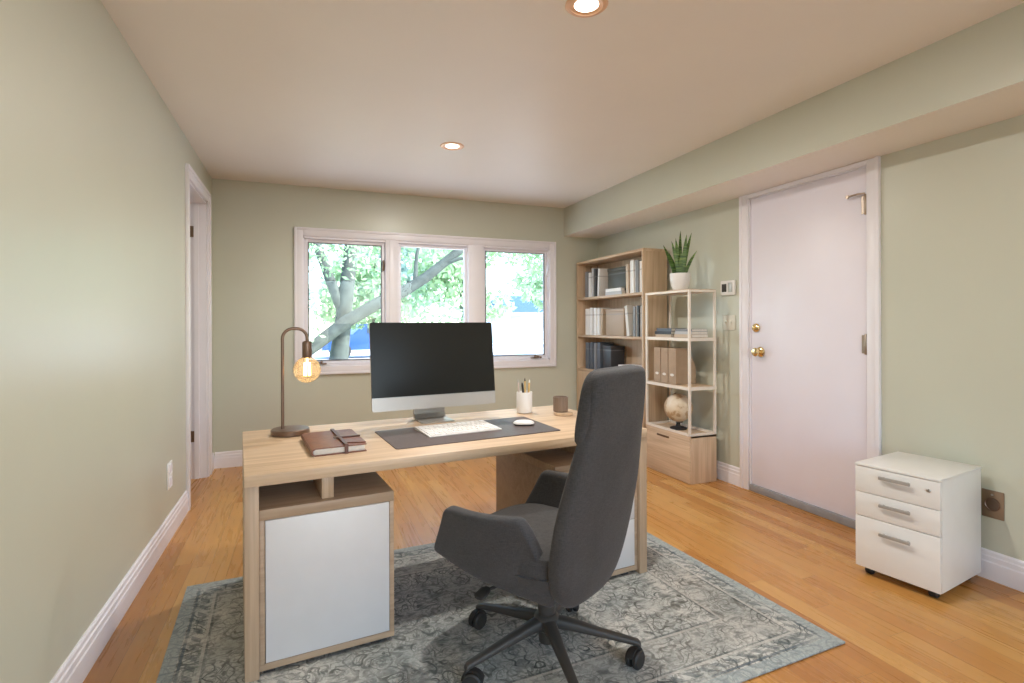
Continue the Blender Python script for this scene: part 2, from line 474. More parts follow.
def prism(bm, poly, z0, z1, plane='XY'):
    def P(a, b, h):
        return Vector((a, b, h)) if plane == 'XY' else (Vector((a, h, b)) if plane == 'XZ' else Vector((h, a, b)))
    A = [bm.verts.new(P(a, b, z0)) for a, b in poly]; B = [bm.verts.new(P(a, b, z1)) for a, b in poly]
    n = len(poly)
    for k in range(n): bm.faces.new((A[k], A[(k + 1) % n], B[(k + 1) % n], B[k]))
    bm.faces.new(A[::-1]); bm.faces.new(B)
    return bm

def tag(o, label=None, cat=None, group=None, kind=None):
    if label: o['label'] = label
    if cat: o['category'] = cat
    if group: o['group'] = group
    if kind: o['kind'] = kind
    return o

def thing(name, label, cat, loc=(0, 0, 0), rz=0.0, group=None, kind=None):
    o = bpy.data.objects.new(name, None); C.objects.link(o)
    o.empty_display_size = 0.05
    o.location = loc; o.rotation_euler = (0, 0, rz)
    return tag(o, label, cat, group, kind)

def structure(o, label, cat):
    return tag(o, label, cat, kind='structure')

def copy_tree(o, parent=None):
    c = o.copy(); C.objects.link(c)
    if parent is not None: c.parent = parent
    for ch in list(o.children): copy_tree(ch, c)
    return c

# ================================================================== THE ROOM
T = 0.14
structure(mbox('floor', (XL - 1.6, YR - 0.15, -0.12), (XR + T, YB + T, 0.0), 'floor', bev=0), 'honey oak strip floor running away from the camera', 'floor')
structure(mbox('ceiling', (XL - 1.6, YR - 1.4, ZC), (XR + T, YB + T, ZC + 0.15), 'ceiling', bev=0), 'plain warm white ceiling with recessed lamps', 'ceiling')  # rear end runs on as an unseen overhang, added to block sun

def pieces(name, boxes, mat, label, cat='wall'):
    bm = bmesh.new()
    for lo, hi in boxes: box(bm, lo, hi)
    return structure(finish(name, bm, mat, smooth=False), label, cat)
# left wall with a doorway near the far corner
DY0, DY1, DZ = 4.285, 5.075, 2.295
pieces('wall_left', [((XL - T, YR, 0), (XL, DY0, ZC)), ((XL - T, DY1, 0), (XL, YB, ZC)), ((XL - T, DY0, DZ), (XL, DY1, ZC))], 'wall',
       'long sage green wall on the left with a doorway')
# back wall with the window opening
WX0, WX1, WZ0, WZ1 = 0.0, 2.54, 0.875, 2.10
pieces('wall_back', [((XL - T, YB, 0), (WX0, YB + T, ZC)), ((WX1, YB, 0), (XR + T, YB + T, ZC)), ((WX0, YB, 0), (WX1, YB + T, WZ0)), ((WX0, YB, WZ1), (WX1, YB + T, ZC))], 'wall',
       'sage green back wall around the triple window')
# right wall with the entry door opening
RY0, RY1, RZ = 2.205, 3.125, 2.218
pieces('wall_right', [((XR, YR, 0), (XR + T, RY0, ZC)), ((XR, RY1, 0), (XR + T, YB, ZC)), ((XR, RY0, RZ), (XR + T, RY1, ZC))], 'wall',
       'sage green wall on the right around the white door')
# wall behind the camera; its wide opening is added, sized to let daylight in
pieces('wall_rear', [((XL - T, YR - T, 0), (-0.3, YR, ZC)), ((2.5, YR - T, 0), (XR + T, YR, ZC)), ((-0.3, YR - T, 2.3), (2.5, YR, ZC))], 'wall',
       'sage green wall behind the camera with a wide opening added for daylight')
# soffit (boxed beam) along the right wall, slightly rounded lower edge
bm = bmesh.new(); box(bm, (XS, YR, ZS), (XR, YB, ZC))
for f in bm.faces:
    if f.calc_center_median().z < ZS + 0.01: f.material_index = 1
structure(finish('trim_soffit', bm, ['wall', 'ceiling'], smooth=False), 'boxed sage soffit running under the ceiling on the right', 'soffit')
# hallway beyond the left doorway
pieces('wall_hall', [((XL - 1.6, 3.6, 0), (XL - 1.5, 5.6, ZC)), ((XL - 1.6, 5.5, 0), (XL - T, 5.6, ZC)), ((XL - 1.6, 3.5, 0), (XL - T, 3.6, ZC))], 'wall',
       'pale wall of the next room seen through the left doorway')

# baseboards: stepped profile
BPROF = [(0, 0), (0.016, 0), (0.016, 0.085), (0.013, 0.092), (0.013, 0.112), (0.009, 0.118), (0.009, 0.134), (0.004, 0.142), (0, 0.142)]
def baseboard(name, a, b, nrm, label):
    a, b, nrm = Vector(a), Vector(b), Vector(nrm)
    bm = bmesh.new()
    loft(bm, [[p + nrm * d + Vector((0, 0, z)) for d, z in BPROF] for p in (a, b)])
    return structure(finish(name, bm, 'trim', smooth=False), label, 'baseboard')
baseboard('baseboard_left', (XL, YR, 0), (XL, 4.200, 0), (1, 0, 0), 'white moulded baseboard along the left wall')
baseboard('baseboard_left_corner', (XL, 5.165, 0), (XL, YB, 0), (1, 0, 0), 'short white baseboard in the far left corner')
baseboard('baseboard_back', (XL + 0.016, YB, 0), (XR, YB, 0), (0, -1, 0), 'white moulded baseboard under the window wall')
baseboard('baseboard_right', (XR, YR, 0), (XR, 2.12, 0), (-1, 0, 0), 'white baseboard on the right wall beside the cabinet')
baseboard('baseboard_right_far', (XR, 3.205, 0), (XR, YB - 0.016, 0), (-1, 0, 0), 'white baseboard on the right wall beyond the door')

# ---- left doorway: casing, jamb and the open door
def casing(name, x, face, y0, y1, z1, w, d, label, ztop=None):
    """flat casing with a raised back band around an opening in a side wall; face=+1 looks to +x"""
    bm = bmesh.new()
    for (ya, yb, za, zb) in ((y0 - w, y0, 0, z1 + w - 0.001), (y1, y1 + w, 0, z1 + w - 0.001), (y0, y1, z1, z1 + w - 0.001)):
        if ztop: zb = min(zb, ztop - 0.002)
        lo, hi = sorted((x, x + face * d)); box(bm, (lo, ya, za), (hi, yb, zb), 0.003)
    for (ya, yb, za, zb) in ((y0 - w - 0.003, y0 - w + 0.02, 0, z1 + w), (y1 + w - 0.02, y1 + w + 0.003, 0, z1 + w), (y0 - w + 0.021, y1 + w - 0.021, z1 + w - 0.02, z1 + w + 0.003)):
        if ztop: zb = min(zb, ztop - 0.001)
        if zb - za < 0.005: continue
        lo, hi = sorted((x, x + face * (d + 0.008))); box(bm, (lo, ya, za), (hi, yb, zb), 0.003)
    return structure(finish(name, bm, 'trim'), label, 'door casing')
casing('trim_1', XL, 1, DY0, DY1, DZ, 0.08, 0.016, 'white casing around the open doorway in the left wall')
bm = bmesh.new()
box(bm, (XL - T, DY0 - 0.001, 0), (XL, DY0 + 0.018, DZ)); box(bm, (XL - T, DY1 - 0.018, 0), (XL, DY1 + 0.001, DZ)); box(bm, (XL - T, DY0, DZ - 0.018), (XL, DY1, DZ + 0.001))
box(bm, (XL - 0.09, DY1 - 0.03, 0), (XL - 0.055, DY1 - 0.018, DZ - 0.018)); box(bm, (XL - 0.09, DY0 + 0.018, 0), (XL - 0.055, DY0 + 0.03, DZ - 0.018))
structure(finish('trim_2', bm, 'trim', smooth=False), 'white jamb lining the left doorway', 'door jamb')
d1 = thing('door_1', 'white door standing open into the next room at the left doorway', 'door', (XL - T - 0.005, DY1 - 0.022, 0.01), kind='structure')
mbox('door_panel', (-0.72, -0.036, 0), (-0.012, 0.0, DZ - 0.04), 'door', d1)
for z in (0.34, 2.03):
    bm = bmesh.new()
    lathe(bm, [(0.007, z - 0.05), (0.007, z + 0.05)], (0.0, -0.008, 0), 12); box(bm, (-0.011, -0.006, z - 0.045), (0.075, 0.0035, z + 0.045))
    finish('hinge', bm, 'bronze', d1)

# ---- right entry door
casing('trim_3', XR, -1, RY0, RY1, RZ, 0.075, 0.016, 'white casing around the closed door in the right wall', ztop=ZS)
bm = bmesh.new()
box(bm, (XR, RY0, 0), (XR + T, RY0 + 0.012, RZ)); box(bm, (XR, RY1 - 0.012, 0), (XR + T, RY1, RZ)); box(bm, (XR, RY0, RZ - 0.006), (XR + T, RY1, RZ))
structure(finish('trim_4', bm, 'trim', smooth=False), 'white jamb around the closed door', 'door jamb')
d2 = thing('door_2', 'flush white entry door with brass knob in the right wall', 'door', (XR, RY0, 0), kind='structure')
DW = RY1 - RY0
mbox('door_panel', (0.004, 0.016, 0.052), (0.048, DW - 0.016, RZ - 0.009), 'door', d2)
tag(mbox('weather_strip', (-0.014, 0.013, 0.001), (0.05, DW - 0.013, 0.051), 'grey_thresh', d2), 'grey metal threshold strip')
def knob(parent, y, z, r, lever=False):
    bm = bmesh.new()
    if not lever:
        lathe(bm, [(r * 1.15, 0.004), (r * 1.15, -0.004), (r * 0.9, -0.010), (r * 0.42, -0.014), (r * 0.42, -0.030), (r * 0.75, -0.036), (r, -0.046), (r * 0.98, -0.056), (r * 0.75, -0.064), (r * 0.3, -0.067)], (0, y, z), 28, 'X')
        return finish('door_knob', bm, 'brass', parent)
    lathe(bm, [(r, 0.004), (r, -0.006), (r * 0.85, -0.012), (r * 0.6, -0.016)], (0, y, z), 28, 'X')
    o = finish('deadbolt', bm, 'brass', parent)
    bm = bmesh.new(); box(bm, (-0.034, y - 0.005, z - 0.018), (-0.014, y + 0.005, z + 0.018), 0.003)
    finish('thumb_turn', bm, 'brass', o)
    return o
knob(d2, DW - 0.105, 1.056, 0.032)
knob(d2, DW - 0.065, 1.235, 0.033, True)
for z in (1.985, 1.14, 0.28):
    bm = bmesh.new()
    lathe(bm, [(0.005, -0.062), (0.009, -0.056), (0.009, 0.056), (0.005, 0.062)], (-0.006, 0.012, z), 14)
    box(bm, (-0.002, 0.012, z - 0.055), (0.004, 0.04, z + 0.055))
    h = finish('hinge', bm, 'hinge', d2)
    if z > 1.9:
        bm = bmesh.new(); tube(bm, [(-0.01, 0.012, z + 0.065), (-0.03, 0.04, z + 0.066), (-0.028, 0.11, z + 0.062)], 0.006, 10)
        lathe(bm, [(0.010, -0.006), (0.012, 0.0), (0.010, 0.006)], (-0.028, 0.11, z + 0.062), 14, 'X')
        finish('hinge_stop', bm, 'hinge', h)

# ---- the triple window
w1 = thing('window_1', 'white triple casement window in the back wall', 'window', (0, YB, 0), kind='structure')
bm = bmesh.new()
CW = 0.075
for lo, hi in (((WX0 - CW, -0.018, WZ0 - CW), (WX0, 0.0, WZ1 + CW)), ((WX1, -0.018, WZ0 - CW), (WX1 + CW, 0, WZ1 + CW)),
               ((WX0, -0.018, WZ1), (WX1, 0, WZ1 + CW)), ((WX0, -0.018, WZ0 - CW), (WX1, 0, WZ0))):
    box(bm, lo, hi, 0.004)
for lo, hi in (((WX0 - CW - 0.003, -0.027, WZ0 - CW - 0.003), (WX0 - CW + 0.02, -0.001, WZ1 + CW + 0.003)), ((WX1 + CW - 0.02, -0.027, WZ0 - CW - 0.003), (WX1 + CW + 0.003, -0.001, WZ1 + CW + 0.003)),
               ((WX0 - CW + 0.0205, -0.027, WZ1 + CW - 0.02), (WX1 + CW - 0.0205, -0.001, WZ1 + CW + 0.003)), ((WX0 - CW + 0.0205, -0.027, WZ0 - CW - 0.003), (WX1 + CW - 0.0205, -0.001, WZ0 - CW + 0.02))):
    box(bm, lo, hi, 0.004)
finish('window_casing', bm, 'trim', w1)
MUL = ((0.755, 0.885), (1.605, 1.775))
bm = bmesh.new()
for a, b in MUL:
    box(bm, (a, -0.012, WZ0), (b, T, WZ1), 0.004)
    box(bm, (a + 0.035, -0.019, WZ0), (b - 0.035, 0.0, WZ1), 0.003)
for lo, hi in (((WX0, 0, WZ0), (WX0 + 0.012, T, WZ1)), ((WX1 - 0.012, 0, WZ0), (WX1, T, WZ1)), ((WX0, 0, WZ1 - 0.02), (WX1, T, WZ1)), ((WX0, 0, WZ0), (WX1, T, WZ0 + 0.02))):
    box(bm, lo, hi)
finish('window_frame', bm, 'trim', w1)
def sash(name, x0, x1, z0, z1, fw, screen):
    f = bmesh.new()
    for lo, hi in (((x0, 0.035, z0), (x0 + fw, 0.075, z1)), ((x1 - fw, 0.035, z0), (x1, 0.075, z1)), ((x0 + fw, 0.035, z1 - fw), (x1 - fw, 0.075, z1)), ((x0 + fw, 0.035, z0), (x1 - fw, 0.075, z0 + fw))):
        box(f, lo, hi, 0.003)
    o = finish('sash', f, 'trim', w1)
    mbox('pane', (x0 + fw - 0.004, 0.053, z0 + fw - 0.004), (x1 - fw + 0.004, 0.058, z1 - fw + 0.004), 'glass', o, bev=0)
    if screen:
        f = bmesh.new(); k = 0.009
        a0, a1, b0, b1 = x0 + fw, x1 - fw, z0 + fw, z1 - fw
        for lo, hi in (((a0, 0.03, b0), (a0 + k, 0.05, b1)), ((a1 - k, 0.03, b0), (a1, 0.05, b1)), ((a0, 0.03, b1 - k), (a1, 0.05, b1)), ((a0, 0.03, b0), (a1, 0.05, b0 + k))):
            box(f, lo, hi)
        finish('screen_edge', f, 'rubber', o)
    return o
sash('sash', WX0 + 0.012, 0.755, WZ0 + 0.02, WZ1 - 0.02, 0.030, True)
sash('sash', 0.885, 1.605, WZ0 + 0.02, WZ1 - 0.02, 0.030, False)
sash('sash', 1.775, WX1 - 0.012, WZ0 + 0.02, WZ1 - 0.02, 0.030, True)
def crank(x, flip):
    bm = bmesh.new()
    box(bm, (x - 0.045, -0.022, 0.893), (x + 0.045, 0.01, 0.906), 0.004)
    lathe(bm, [(0.011, 0.905), (0.011, 0.922), (0.007, 0.928)], (x, -0.012, 0), 14)
    tube(bm, [(x, -0.014, 0.920), (x + flip * 0.03, -0.03, 0.914), (x + flip * 0.055, -0.032, 0.905)], 0.006, 10)
    lathe(bm, [(0.009, -0.012), (0.010, 0.0), (0.007, 0.012)], (x + flip * 0.06, -0.032, 0.904), 12, 'X')
    finish('window_crank', bm, 'bronze', w1)
crank(0.16, -1); crank(2.36, 1)
for x in (0.735, 2.52):
    bm = bmesh.new(); box(bm, (x - 0.008, 0.0, 1.80), (x + 0.012, 0.034, 1.90), 0.004); tube(bm, [(x + 0.002, 0.0, 1.84), (x + 0.002, -0.02, 1.87), (x + 0.002, -0.022, 1.90)], 0.006, 8)
    finish('window_latch', bm, 'bronze' if x < 1 else 'trim', w1)

# ================================================================== CEILING LAMPS
def downlight(x, y, label, r=0.083, power=DOWNLIGHT_W):
    t = thing('recessed_ceiling_light', label, 'ceiling light', (x, y, ZC), group='recessed lamps in the ceiling')
    bm = bmesh.new(); lathe(bm, [(r * 0.78, 0.0), (r * 0.80, -0.007), (r * 0.98, -0.006), (r * 1.05, -0.001), (r * 1.05, 0.0)], (0, 0, 0), 40, cap=False)
    finish('trim_ring', bm, 'baffle', t)
    bm = bmesh.new(); lathe(bm, [(r * 0.79, -0.005), (r * 0.72, -0.0035), (r * 0.58, -0.0015)], (0, 0, 0), 40, cap=False)
    finish('baffle', bm, 'baffle', t)
    bm = bmesh.new(); lathe(bm, [(r * 0.6, -0.0005), (r * 0.6, -0.0020), (r * 0.45, -0.006), (r * 0.2, -0.008)], (0, 0, 0), 32)
    finish('lamp_lens', bm, 'lamp_lens', t)
    d = bpy.data.lights.new('lamp_light', 'AREA'); d.shape = 'DISK'; d.size = r * 1.2; d.energy = power; d.color = (1.0, 0.95, 0.89)
    o = bpy.data.objects.new('lamp_light', d); C.objects.link(o); o.parent = t; o.location = (0, 0, -0.012)
    return t
downlight(1.075, 1.905, 'large lit recessed lamp at the top edge of the picture, nearest')
downlight(1.012, 3.769, 'small lit recessed lamp in the ceiling before the window')
downlight(1.12, 0.05, 'unseen recessed lamp added above the camera for fill light', power=6.0)  # out of view, added to fill the room with light
downlight(1.15, -1.5, 'unseen recessed lamp added at the back of the room for fill light', power=6.0)  # second unseen fill lamp, added behind the camera

downlight(-1.6, 4.4, 'unseen recessed lamp added to light the next room', power=4.0)  # no lamp known here; added to brighten the doorway

# ================================================================== RUG
RHX, RHY = 1.222, 0.805
M['rug'] = rug_mat(RHX, RHY)
bm = bmesh.new(); box(bm, (-RHX, -RHY, 0), (RHX, RHY, 0.008), 0.003)
rug = finish('area_rug', bm, 'rug')
rug.location = (0.734, 2.228, 0.001); rug.rotation_euler = (0, 0, 0.05)
tag(rug, 'distressed grey blue patterned area rug under the desk and chair', 'rug')
RUGZ = 0.0095

# ================================================================== DESK
DX, DY, DA = -0.195, 2.082, 0.101
DWID, DDEP, DH = 1.825, 0.885, 0.738
desk = thing('office_desk', 'oak office desk with white fronted pedestals standing on the rug', 'desk', (DX, DY, RUGZ), DA)
H0 = DH - RUGZ
bm = bmesh.new(); box(bm, (0, 0, H0 - 0.042), (DWID, DDEP, H0), 0.002)
finish('tabletop', bm, 'oak_x', desk)
LT = 0.047
mbox('side_panel', (0.0, 0.004, 0), (LT, DDEP - 0.004, H0 - 0.042), 'oak_leg_shaded', desk)
mbox('side_panel', (DWID - LT, 0.004, 0), (DWID, DDEP - 0.004, H0 - 0.042), 'oak_leg_shaded', desk)
PV0, PV1 = 0.022, 0.66
def pedestal(x0, x1, drawers, mirror):
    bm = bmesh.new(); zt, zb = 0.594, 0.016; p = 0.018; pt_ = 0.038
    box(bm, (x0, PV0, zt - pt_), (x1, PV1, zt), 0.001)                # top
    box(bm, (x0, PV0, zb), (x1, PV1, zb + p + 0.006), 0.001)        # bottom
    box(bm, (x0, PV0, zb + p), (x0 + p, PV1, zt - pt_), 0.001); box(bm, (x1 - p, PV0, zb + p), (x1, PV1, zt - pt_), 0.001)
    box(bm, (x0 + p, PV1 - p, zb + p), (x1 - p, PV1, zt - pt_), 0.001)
    ped = finish('pedestal', bm, 'oak_ped_shaded', desk)
    for fx in (x0 + 0.012, x1 - 0.09):
        for fy in (PV0 + 0.012, PV1 - 0.09): mbox('plinth_foot', (fx, fy, 0.0), (fx + 0.04, fy + 0.04, zb), 'black', ped, 0.002)
    xm = (x0 + x1) / 2 - 0.006
    mbox('spacer', (xm - 0.02, PV0 + 0.03, zt), (xm + 0.024, PV0 + 0.30, H0 - 0.042), 'oak_z', ped)
    a, b = x0 + p + 0.002, x1 - p - 0.002; z0, z1 = zb + p + 0.009, zt - pt_ - 0.002
    if not drawers:
        tag(mbox('cabinet_door', (a, PV0 - 0.003, z0), (b, PV0 + 0.016, z1), 'white', ped, 0.0015), 'flat white door')
    else:
        zs = [z0, z0 + (z1 - z0) * 0.46, z0 + (z1 - z0) * 0.74, z1]
        for q in range(3):
            tag(mbox('drawer', (a, PV0 - 0.003, zs[q] + 0.0015), (b, PV0 + 0.35, zs[q + 1] - 0.0015), 'white', ped, 0.0015), 'flat white drawer front')
    return ped
pedestal(LT + 0.001, 0.535, False, False)
pr = pedestal(DWID - 0.535, DWID - LT - 0.001, True, True)
mbox('back_rail', (DWID - 0.535, PV1 - 0.32, 0.594), (DWID - 0.50, PV1, H0 - 0.042), 'oak_z', pr)

def on_desk(u, v):
    c, s = math.cos(DA), math.sin(DA)
    return (DX + u * c - v * s, DY + u * s + v * c, DH + 0.0005)

# ---- monitor
TILT = 0.12
def lean_back(bm):
    for v in bm.verts: v.co.y += TILT * (v.co.z - 0.15)
    return bm
mon = thing('desktop_computer', 'large all-in-one computer with blank black screen on the desk', 'computer', on_desk(0.952, 0.72), DA)
SX0, SX1, SZ0, SZ1, SCH = -0.352, 0.357, 0.145, 0.541, 0.073
bm = bmesh.new()
rings = []
for v, k in ((-0.008, 0.0), (0.004, 0.0), (0.016, 0.03), (0.035, 0.12), (0.045, 0.22)):
    x0, x1, z0, z1 = SX0 + k * 0.6, SX1 - k * 0.6, SCH + k * 0.5, SZ1 - k * 0.5
    r = 0.012; ring = []
    for cx, cz, a0 in ((x1 - r, z1 - r, 0), (x0 + r, z1 - r, 90), (x0 + r, z0 + r, 180), (x1 - r, z0 + r, 270)):
        for j in range(5):
            a = math.radians(a0 + 22.5 * j); ring.append((cx + r * math.cos(a), v, cz + r * math.sin(a)))
    rings.append(ring)
loft(bm, rings)
lean_back(bm)
tag(finish('housing', bm, 'alu', mon), 'silver housing and chin')
bm = bmesh.new(); ring = []
r = 0.011
pts = []
for cx, cz, a0 in ((SX1 - r, SZ1 - r, 0), (SX0 + r, SZ1 - r, 90)):
    for j in range(6):
        a = math.radians(a0 + 18 * j); pts.append((cx + r * math.cos(a), cz + r * math.sin(a)))
pts += [(SX0, SZ0), (SX1, SZ0)]
prism(bm, pts, -0.0105, -0.0075, 'XZ')
lean_back(bm)
tag(finish('screen', bm, 'screen', mon), 'black glossy blank screen')
bm = bmesh.new()
prof = [(0.05, 0.20), (0.075, 0.19), (0.085, 0.12), (0.08, 0.03), (0.06, 0.008), (-0.075, 0.006), (-0.075, 0.0), (0.075, 0.0), (0.10, 0.02), (0.105, 0.12), (0.09, 0.21)]
bmA = [(v, z) for v, z in prof]
rr = []
for x in (-0.100, -0.097, 0.078, 0.081):
    rr.append([(x, v, z) for v, z in bmA])
loft(bm, rr)
finish('stand', bm, 'alu', mon)

# ---- desk mat, keyboard, mouse
mat = thing('desk_mat', 'long dark charcoal desk mat under the keyboard and mouse', 'desk mat', on_desk(0.0, 0.0), DA)
bm = bmesh.new()
prism(bm, [(0.578, 0.152), (0.588, 0.143), (1.404, 0.158), (1.412, 0.166), (1.432, 0.585), (1.424, 0.594), (0.590, 0.565), (0.580, 0.556)], 0.0, 0.003)
finish('pad', bm, 'mat', mat)
kb = thing('computer_keyboard', 'slim white keyboard on the dark desk mat', 'keyboard', (*on_desk(0.962, 0.412)[:2], DH + 0.004), DA + 0.03)
bm = bmesh.new(); kw, kd = 0.190, 0.112
loft(bm, [[(-kw, -kd, 0), (kw, -kd, 0), (kw, kd, 0), (-kw, kd, 0)], [(-kw, -kd, 0.004), (kw, -kd, 0.004), (kw, kd, 0.013), (-kw, kd, 0.013)]])
finish('case', bm, 'ceramic', kb)
bm = bmesh.new()
rows = [[1] * 14, [1] * 13 + [1.5], [1.5] + [1] * 13, [1.8] + [1] * 11 + [1.8], [2.3] + [1] * 10 + [2.3], [1, 1, 1.2, 1.3, 5.4, 1.3, 1.2, 1, 1]]
ystep = (2 * kd - 0.016) / 6
for i, row in enumerate(rows):
    tot = sum(row); un = (2 * kw - 0.016) / tot; x = -kw + 0.008
    y1 = kd - 0.008 - i * ystep; zz = 0.004 + 0.009 * ((y1 - ystep / 2 + kd) / (2 * kd))
    for k in row:
        box(bm, (x + 0.0015, y1 - ystep + 0.002, zz - 0.001), (x + k * un - 0.0015, y1 - 0.001, zz + 0.0035)); x += k * un
finish('keys', bm, 'keys', kb)
ms = thing('computer_mouse', 'white computer mouse on the right end of the desk mat', 'mouse', (*on_desk(1.310, 0.362)[:2], DH + 0.004), DA - 0.45)
bm = bmesh.new(); rings = []
for z, k in ((0.006, 0.94), (0.009, 1.0), (0.014, 0.97), (0.019, 0.86), (0.023, 0.66), (0.0255, 0.38), (0.026, 0.12)):
    rings.append(superring((0.004 * (1 - k), 0, z), (1, 0, 0), (0, 1, 0), 0.056 * k, 0.036 * k, 32, 2.4))
loft(bm, rings)
finish('top_shell', bm, 'keys', ms)
bm = bmesh.new(); loft(bm, [superring((0, 0, 0), (1, 0, 0), (0, 1, 0), 0.047, 0.030, 32, 2.4), superring((0, 0, 0.0062), (1, 0, 0), (0, 1, 0), 0.052, 0.033, 32, 2.4)])
tag(finish('underside', bm, 'darkgrey', ms), 'dark underside')

# ---- desk lamp with a globe filament bulb
lamp = thing('desk_lamp', 'brown metal gooseneck lamp with glowing round bulb on the desk corner', 'lamp', on_desk(0.207, 0.712), DA)
bm = bmesh.new(); lathe(bm, [(0.080, 0), (0.088, 0.003), (0.088, 0.023), (0.084, 0.027), (0.02, 0.029)], (0, 0, 0), 48)
finish('base', bm, 'copper', lamp)
bm = bmesh.new()
px, ex, top, rr_ = -0.034, 0.078, 0.512, 0.048
pts = [(px, 0, 0.018), (px, 0, 0.25), (px, 0, top - rr_)]
for j in range(1, 8):
    a = PI - j * PI / 16
    pts.append((px + rr_ + rr_ * math.cos(a), 0, top - rr_ + rr_ * math.sin(a)))
pts.append((px + rr_, 0, top)); pts.append((ex - rr_, 0, top))
for j in range(1, 9):
    a = PI / 2 - j * PI / 16
    pts.append((ex - rr_ + rr_ * math.cos(a), 0, top - rr_ + rr_ * math.sin(a)))
pts.append((ex, 0, 0.445))
tube(bm, pts, 0.0075, 14)
finish('arm', bm, 'copper', lamp)
bm = bmesh.new(); lathe(bm, [(0.010, 0.452), (0.021, 0.447), (0.023, 0.44), (0.023, 0.372), (0.021, 0.368)], (ex, 0, 0), 28)
finish('socket', bm, 'copper', lamp)
bm = bmesh.new()
bc, br = 0.309, 0.064
prof = [(0.017, 0.372), (0.019, 0.366)]
for j in range(2, 17):
    a = j * PI / 17; prof.append((br * math.sin(a) if j > 2 else 0.026, bc + br * math.cos(a)))
prof.append((0.004, bc - br))
lathe(bm, prof, (ex, 0, 0), 36)
bulb = finish('bulb', bm, 'amber', lamp)
bm = bmesh.new()
for k in range(6):
    a = 2 * PI * k / 6; r0 = 0.013
    tube(bm, [(ex + r0 * math.cos(a), r0 * math.sin(a), bc + 0.035), (ex + r0 * 1.15 * math.cos(a), r0 * 1.15 * math.sin(a), bc - 0.030)], 0.0028, 8)
tube(bm, [(ex, 0, 0.37), (ex, 0, bc + 0.036)], 0.005, 10)
finish('filament', bm, 'filament', bulb)
pl = bpy.data.lights.new('bulb_light', 'POINT'); pl.energy = BULB_W; pl.color = (1.0, 0.74, 0.45); pl.shadow_soft_size = 0.015
po = bpy.data.objects.new('bulb_light', pl); C.objects.link(po); po.parent = lamp; po.location = (ex, 0, bc)

# ---- leather journal
jr = thing('leather_journal', 'brown leather journal with a wrap strap on the left of the desk', 'notebook', on_desk(0.350, 0.355), DA + 0.01)
jx, jy, jz = 0.107, 0.178, 0.032
bm = bmesh.new()
# cover wraps the spine on the left side
prof = [(jx + 0.002, 0.0), (-jx + 0.012, 0.0), (-jx, 0.006), (-jx - 0.004, jz / 2), (-jx, jz - 0.006), (-jx + 0.012, jz), (jx + 0.002, jz),
        (jx + 0.002, jz - 0.004), (-jx + 0.014, jz - 0.004), (-jx + 0.004, jz - 0.010), (-jx + 0.001, jz / 2), (-jx + 0.004, 0.010), (-jx + 0.014, 0.004), (jx + 0.002, 0.004)]
loft(bm, [[(x, y, z) for x, z in prof] for y in (-jy, jy)])
finish('cover', bm, 'leather', jr)
mbox('pages', (-jx + 0.006, -jy + 0.007, 0.0045), (jx - 0.004, jy - 0.007, jz - 0.0045), 'paper', jr, 0.001)
bm = bmesh.new()
prism(bm, [(jx + 0.004, -jy + 0.02), (jx + 0.004, jy - 0.03), (0.045, jy - 0.05), (0.028, 0.0), (0.036, -jy + 0.05)], jz + 0.0003, jz + 0.004)
finish('flap', bm, 'leather', jr)
bm = bmesh.new()
box(bm, (0.020, -jy - 0.003, jz + 0.0045), (0.034, jy + 0.003, jz + 0.008)); box(bm, (0.020, -jy - 0.005, -0.0), (0.034, -jy - 0.002, jz + 0.006)); box(bm, (0.020, jy + 0.002, 0.0), (0.034, jy + 0.005, jz + 0.006))
box(bm, (0.0, -0.035, jz + 0.005), (jx + 0.006, -0.018, jz + 0.0095), 0.001)
finish('strap', bm, 'leatherdark', jr)

# ---- pencil cup with pens, brown cup on its coaster
cup = thing('pencil_cup', 'white ceramic cup holding pens at the back of the desk', 'cup', on_desk(1.508, 0.72), DA)
bm = bmesh.new(); lathe(bm, [(0.043, 0), (0.047, 0.004), (0.0475, 0.122), (0.046, 0.125), (0.0435, 0.122), (0.042, 0.01), (0.01, 0.008)], (0, 0, 0), 36)
finish('cup_body', bm, 'ceramic', cup)
M['yellow'] = plain('yellow_pencil_paint', (0.75, 0.50, 0.18), 0.4)
M['pink'] = plain('pale_pen_plastic', (0.72, 0.62, 0.58), 0.4)
def pen(name, mat_, tip, a, b, r, label, cat):
    t = thing(name, label, cat, on_desk(1.508, 0.72), DA, group='pens in the white cup')
    A, B = Vector(a), Vector(b)
    bm = bmesh.new(); tube(bm, [A, B], r, 10); finish('barrel', bm, mat_, t)
    d = (B - A).normalized(); bm = bmesh.new(); tube(bm, [B, B + d * 0.012, B + d * 0.02], [r, r * 0.7, r * 0.15], 10); finish('tip', bm, tip, t)
pen('pen', 'black', 'black', (-0.004, -0.018, 0.012), (-0.024, -0.020, 0.165), 0.0065, 'black pen leaning left in the white cup', 'pen')
pen('pen', 'pink', 'steel', (-0.016, 0.020, 0.012), (-0.030, 0.022, 0.180), 0.0045, 'thin pale pen behind the black pen in the cup', 'pen')
pen('pencil', 'yellow', 'paper', (0.018, -0.010, 0.012), (0.028, -0.010, 0.178), 0.0055, 'yellow pencil upright on the right of the cup', 'pencil')
pen('pencil', 'yellow', 'black', (0.016, 0.018, 0.012), (0.017, 0.024, 0.185), 0.0045, 'second yellow pencil, taller, behind the first in the cup', 'pencil')
co = thing('coaster', 'round wooden coaster under the brown cup on the desk', 'coaster', on_desk(1.672, 0.545), DA)
bm = bmesh.new(); lathe(bm, [(0.052, 0), (0.056, 0.003), (0.056, 0.014), (0.053, 0.017), (0.01, 0.017)], (0, 0, 0), 36); finish('disc', bm, 'oak_x', co)
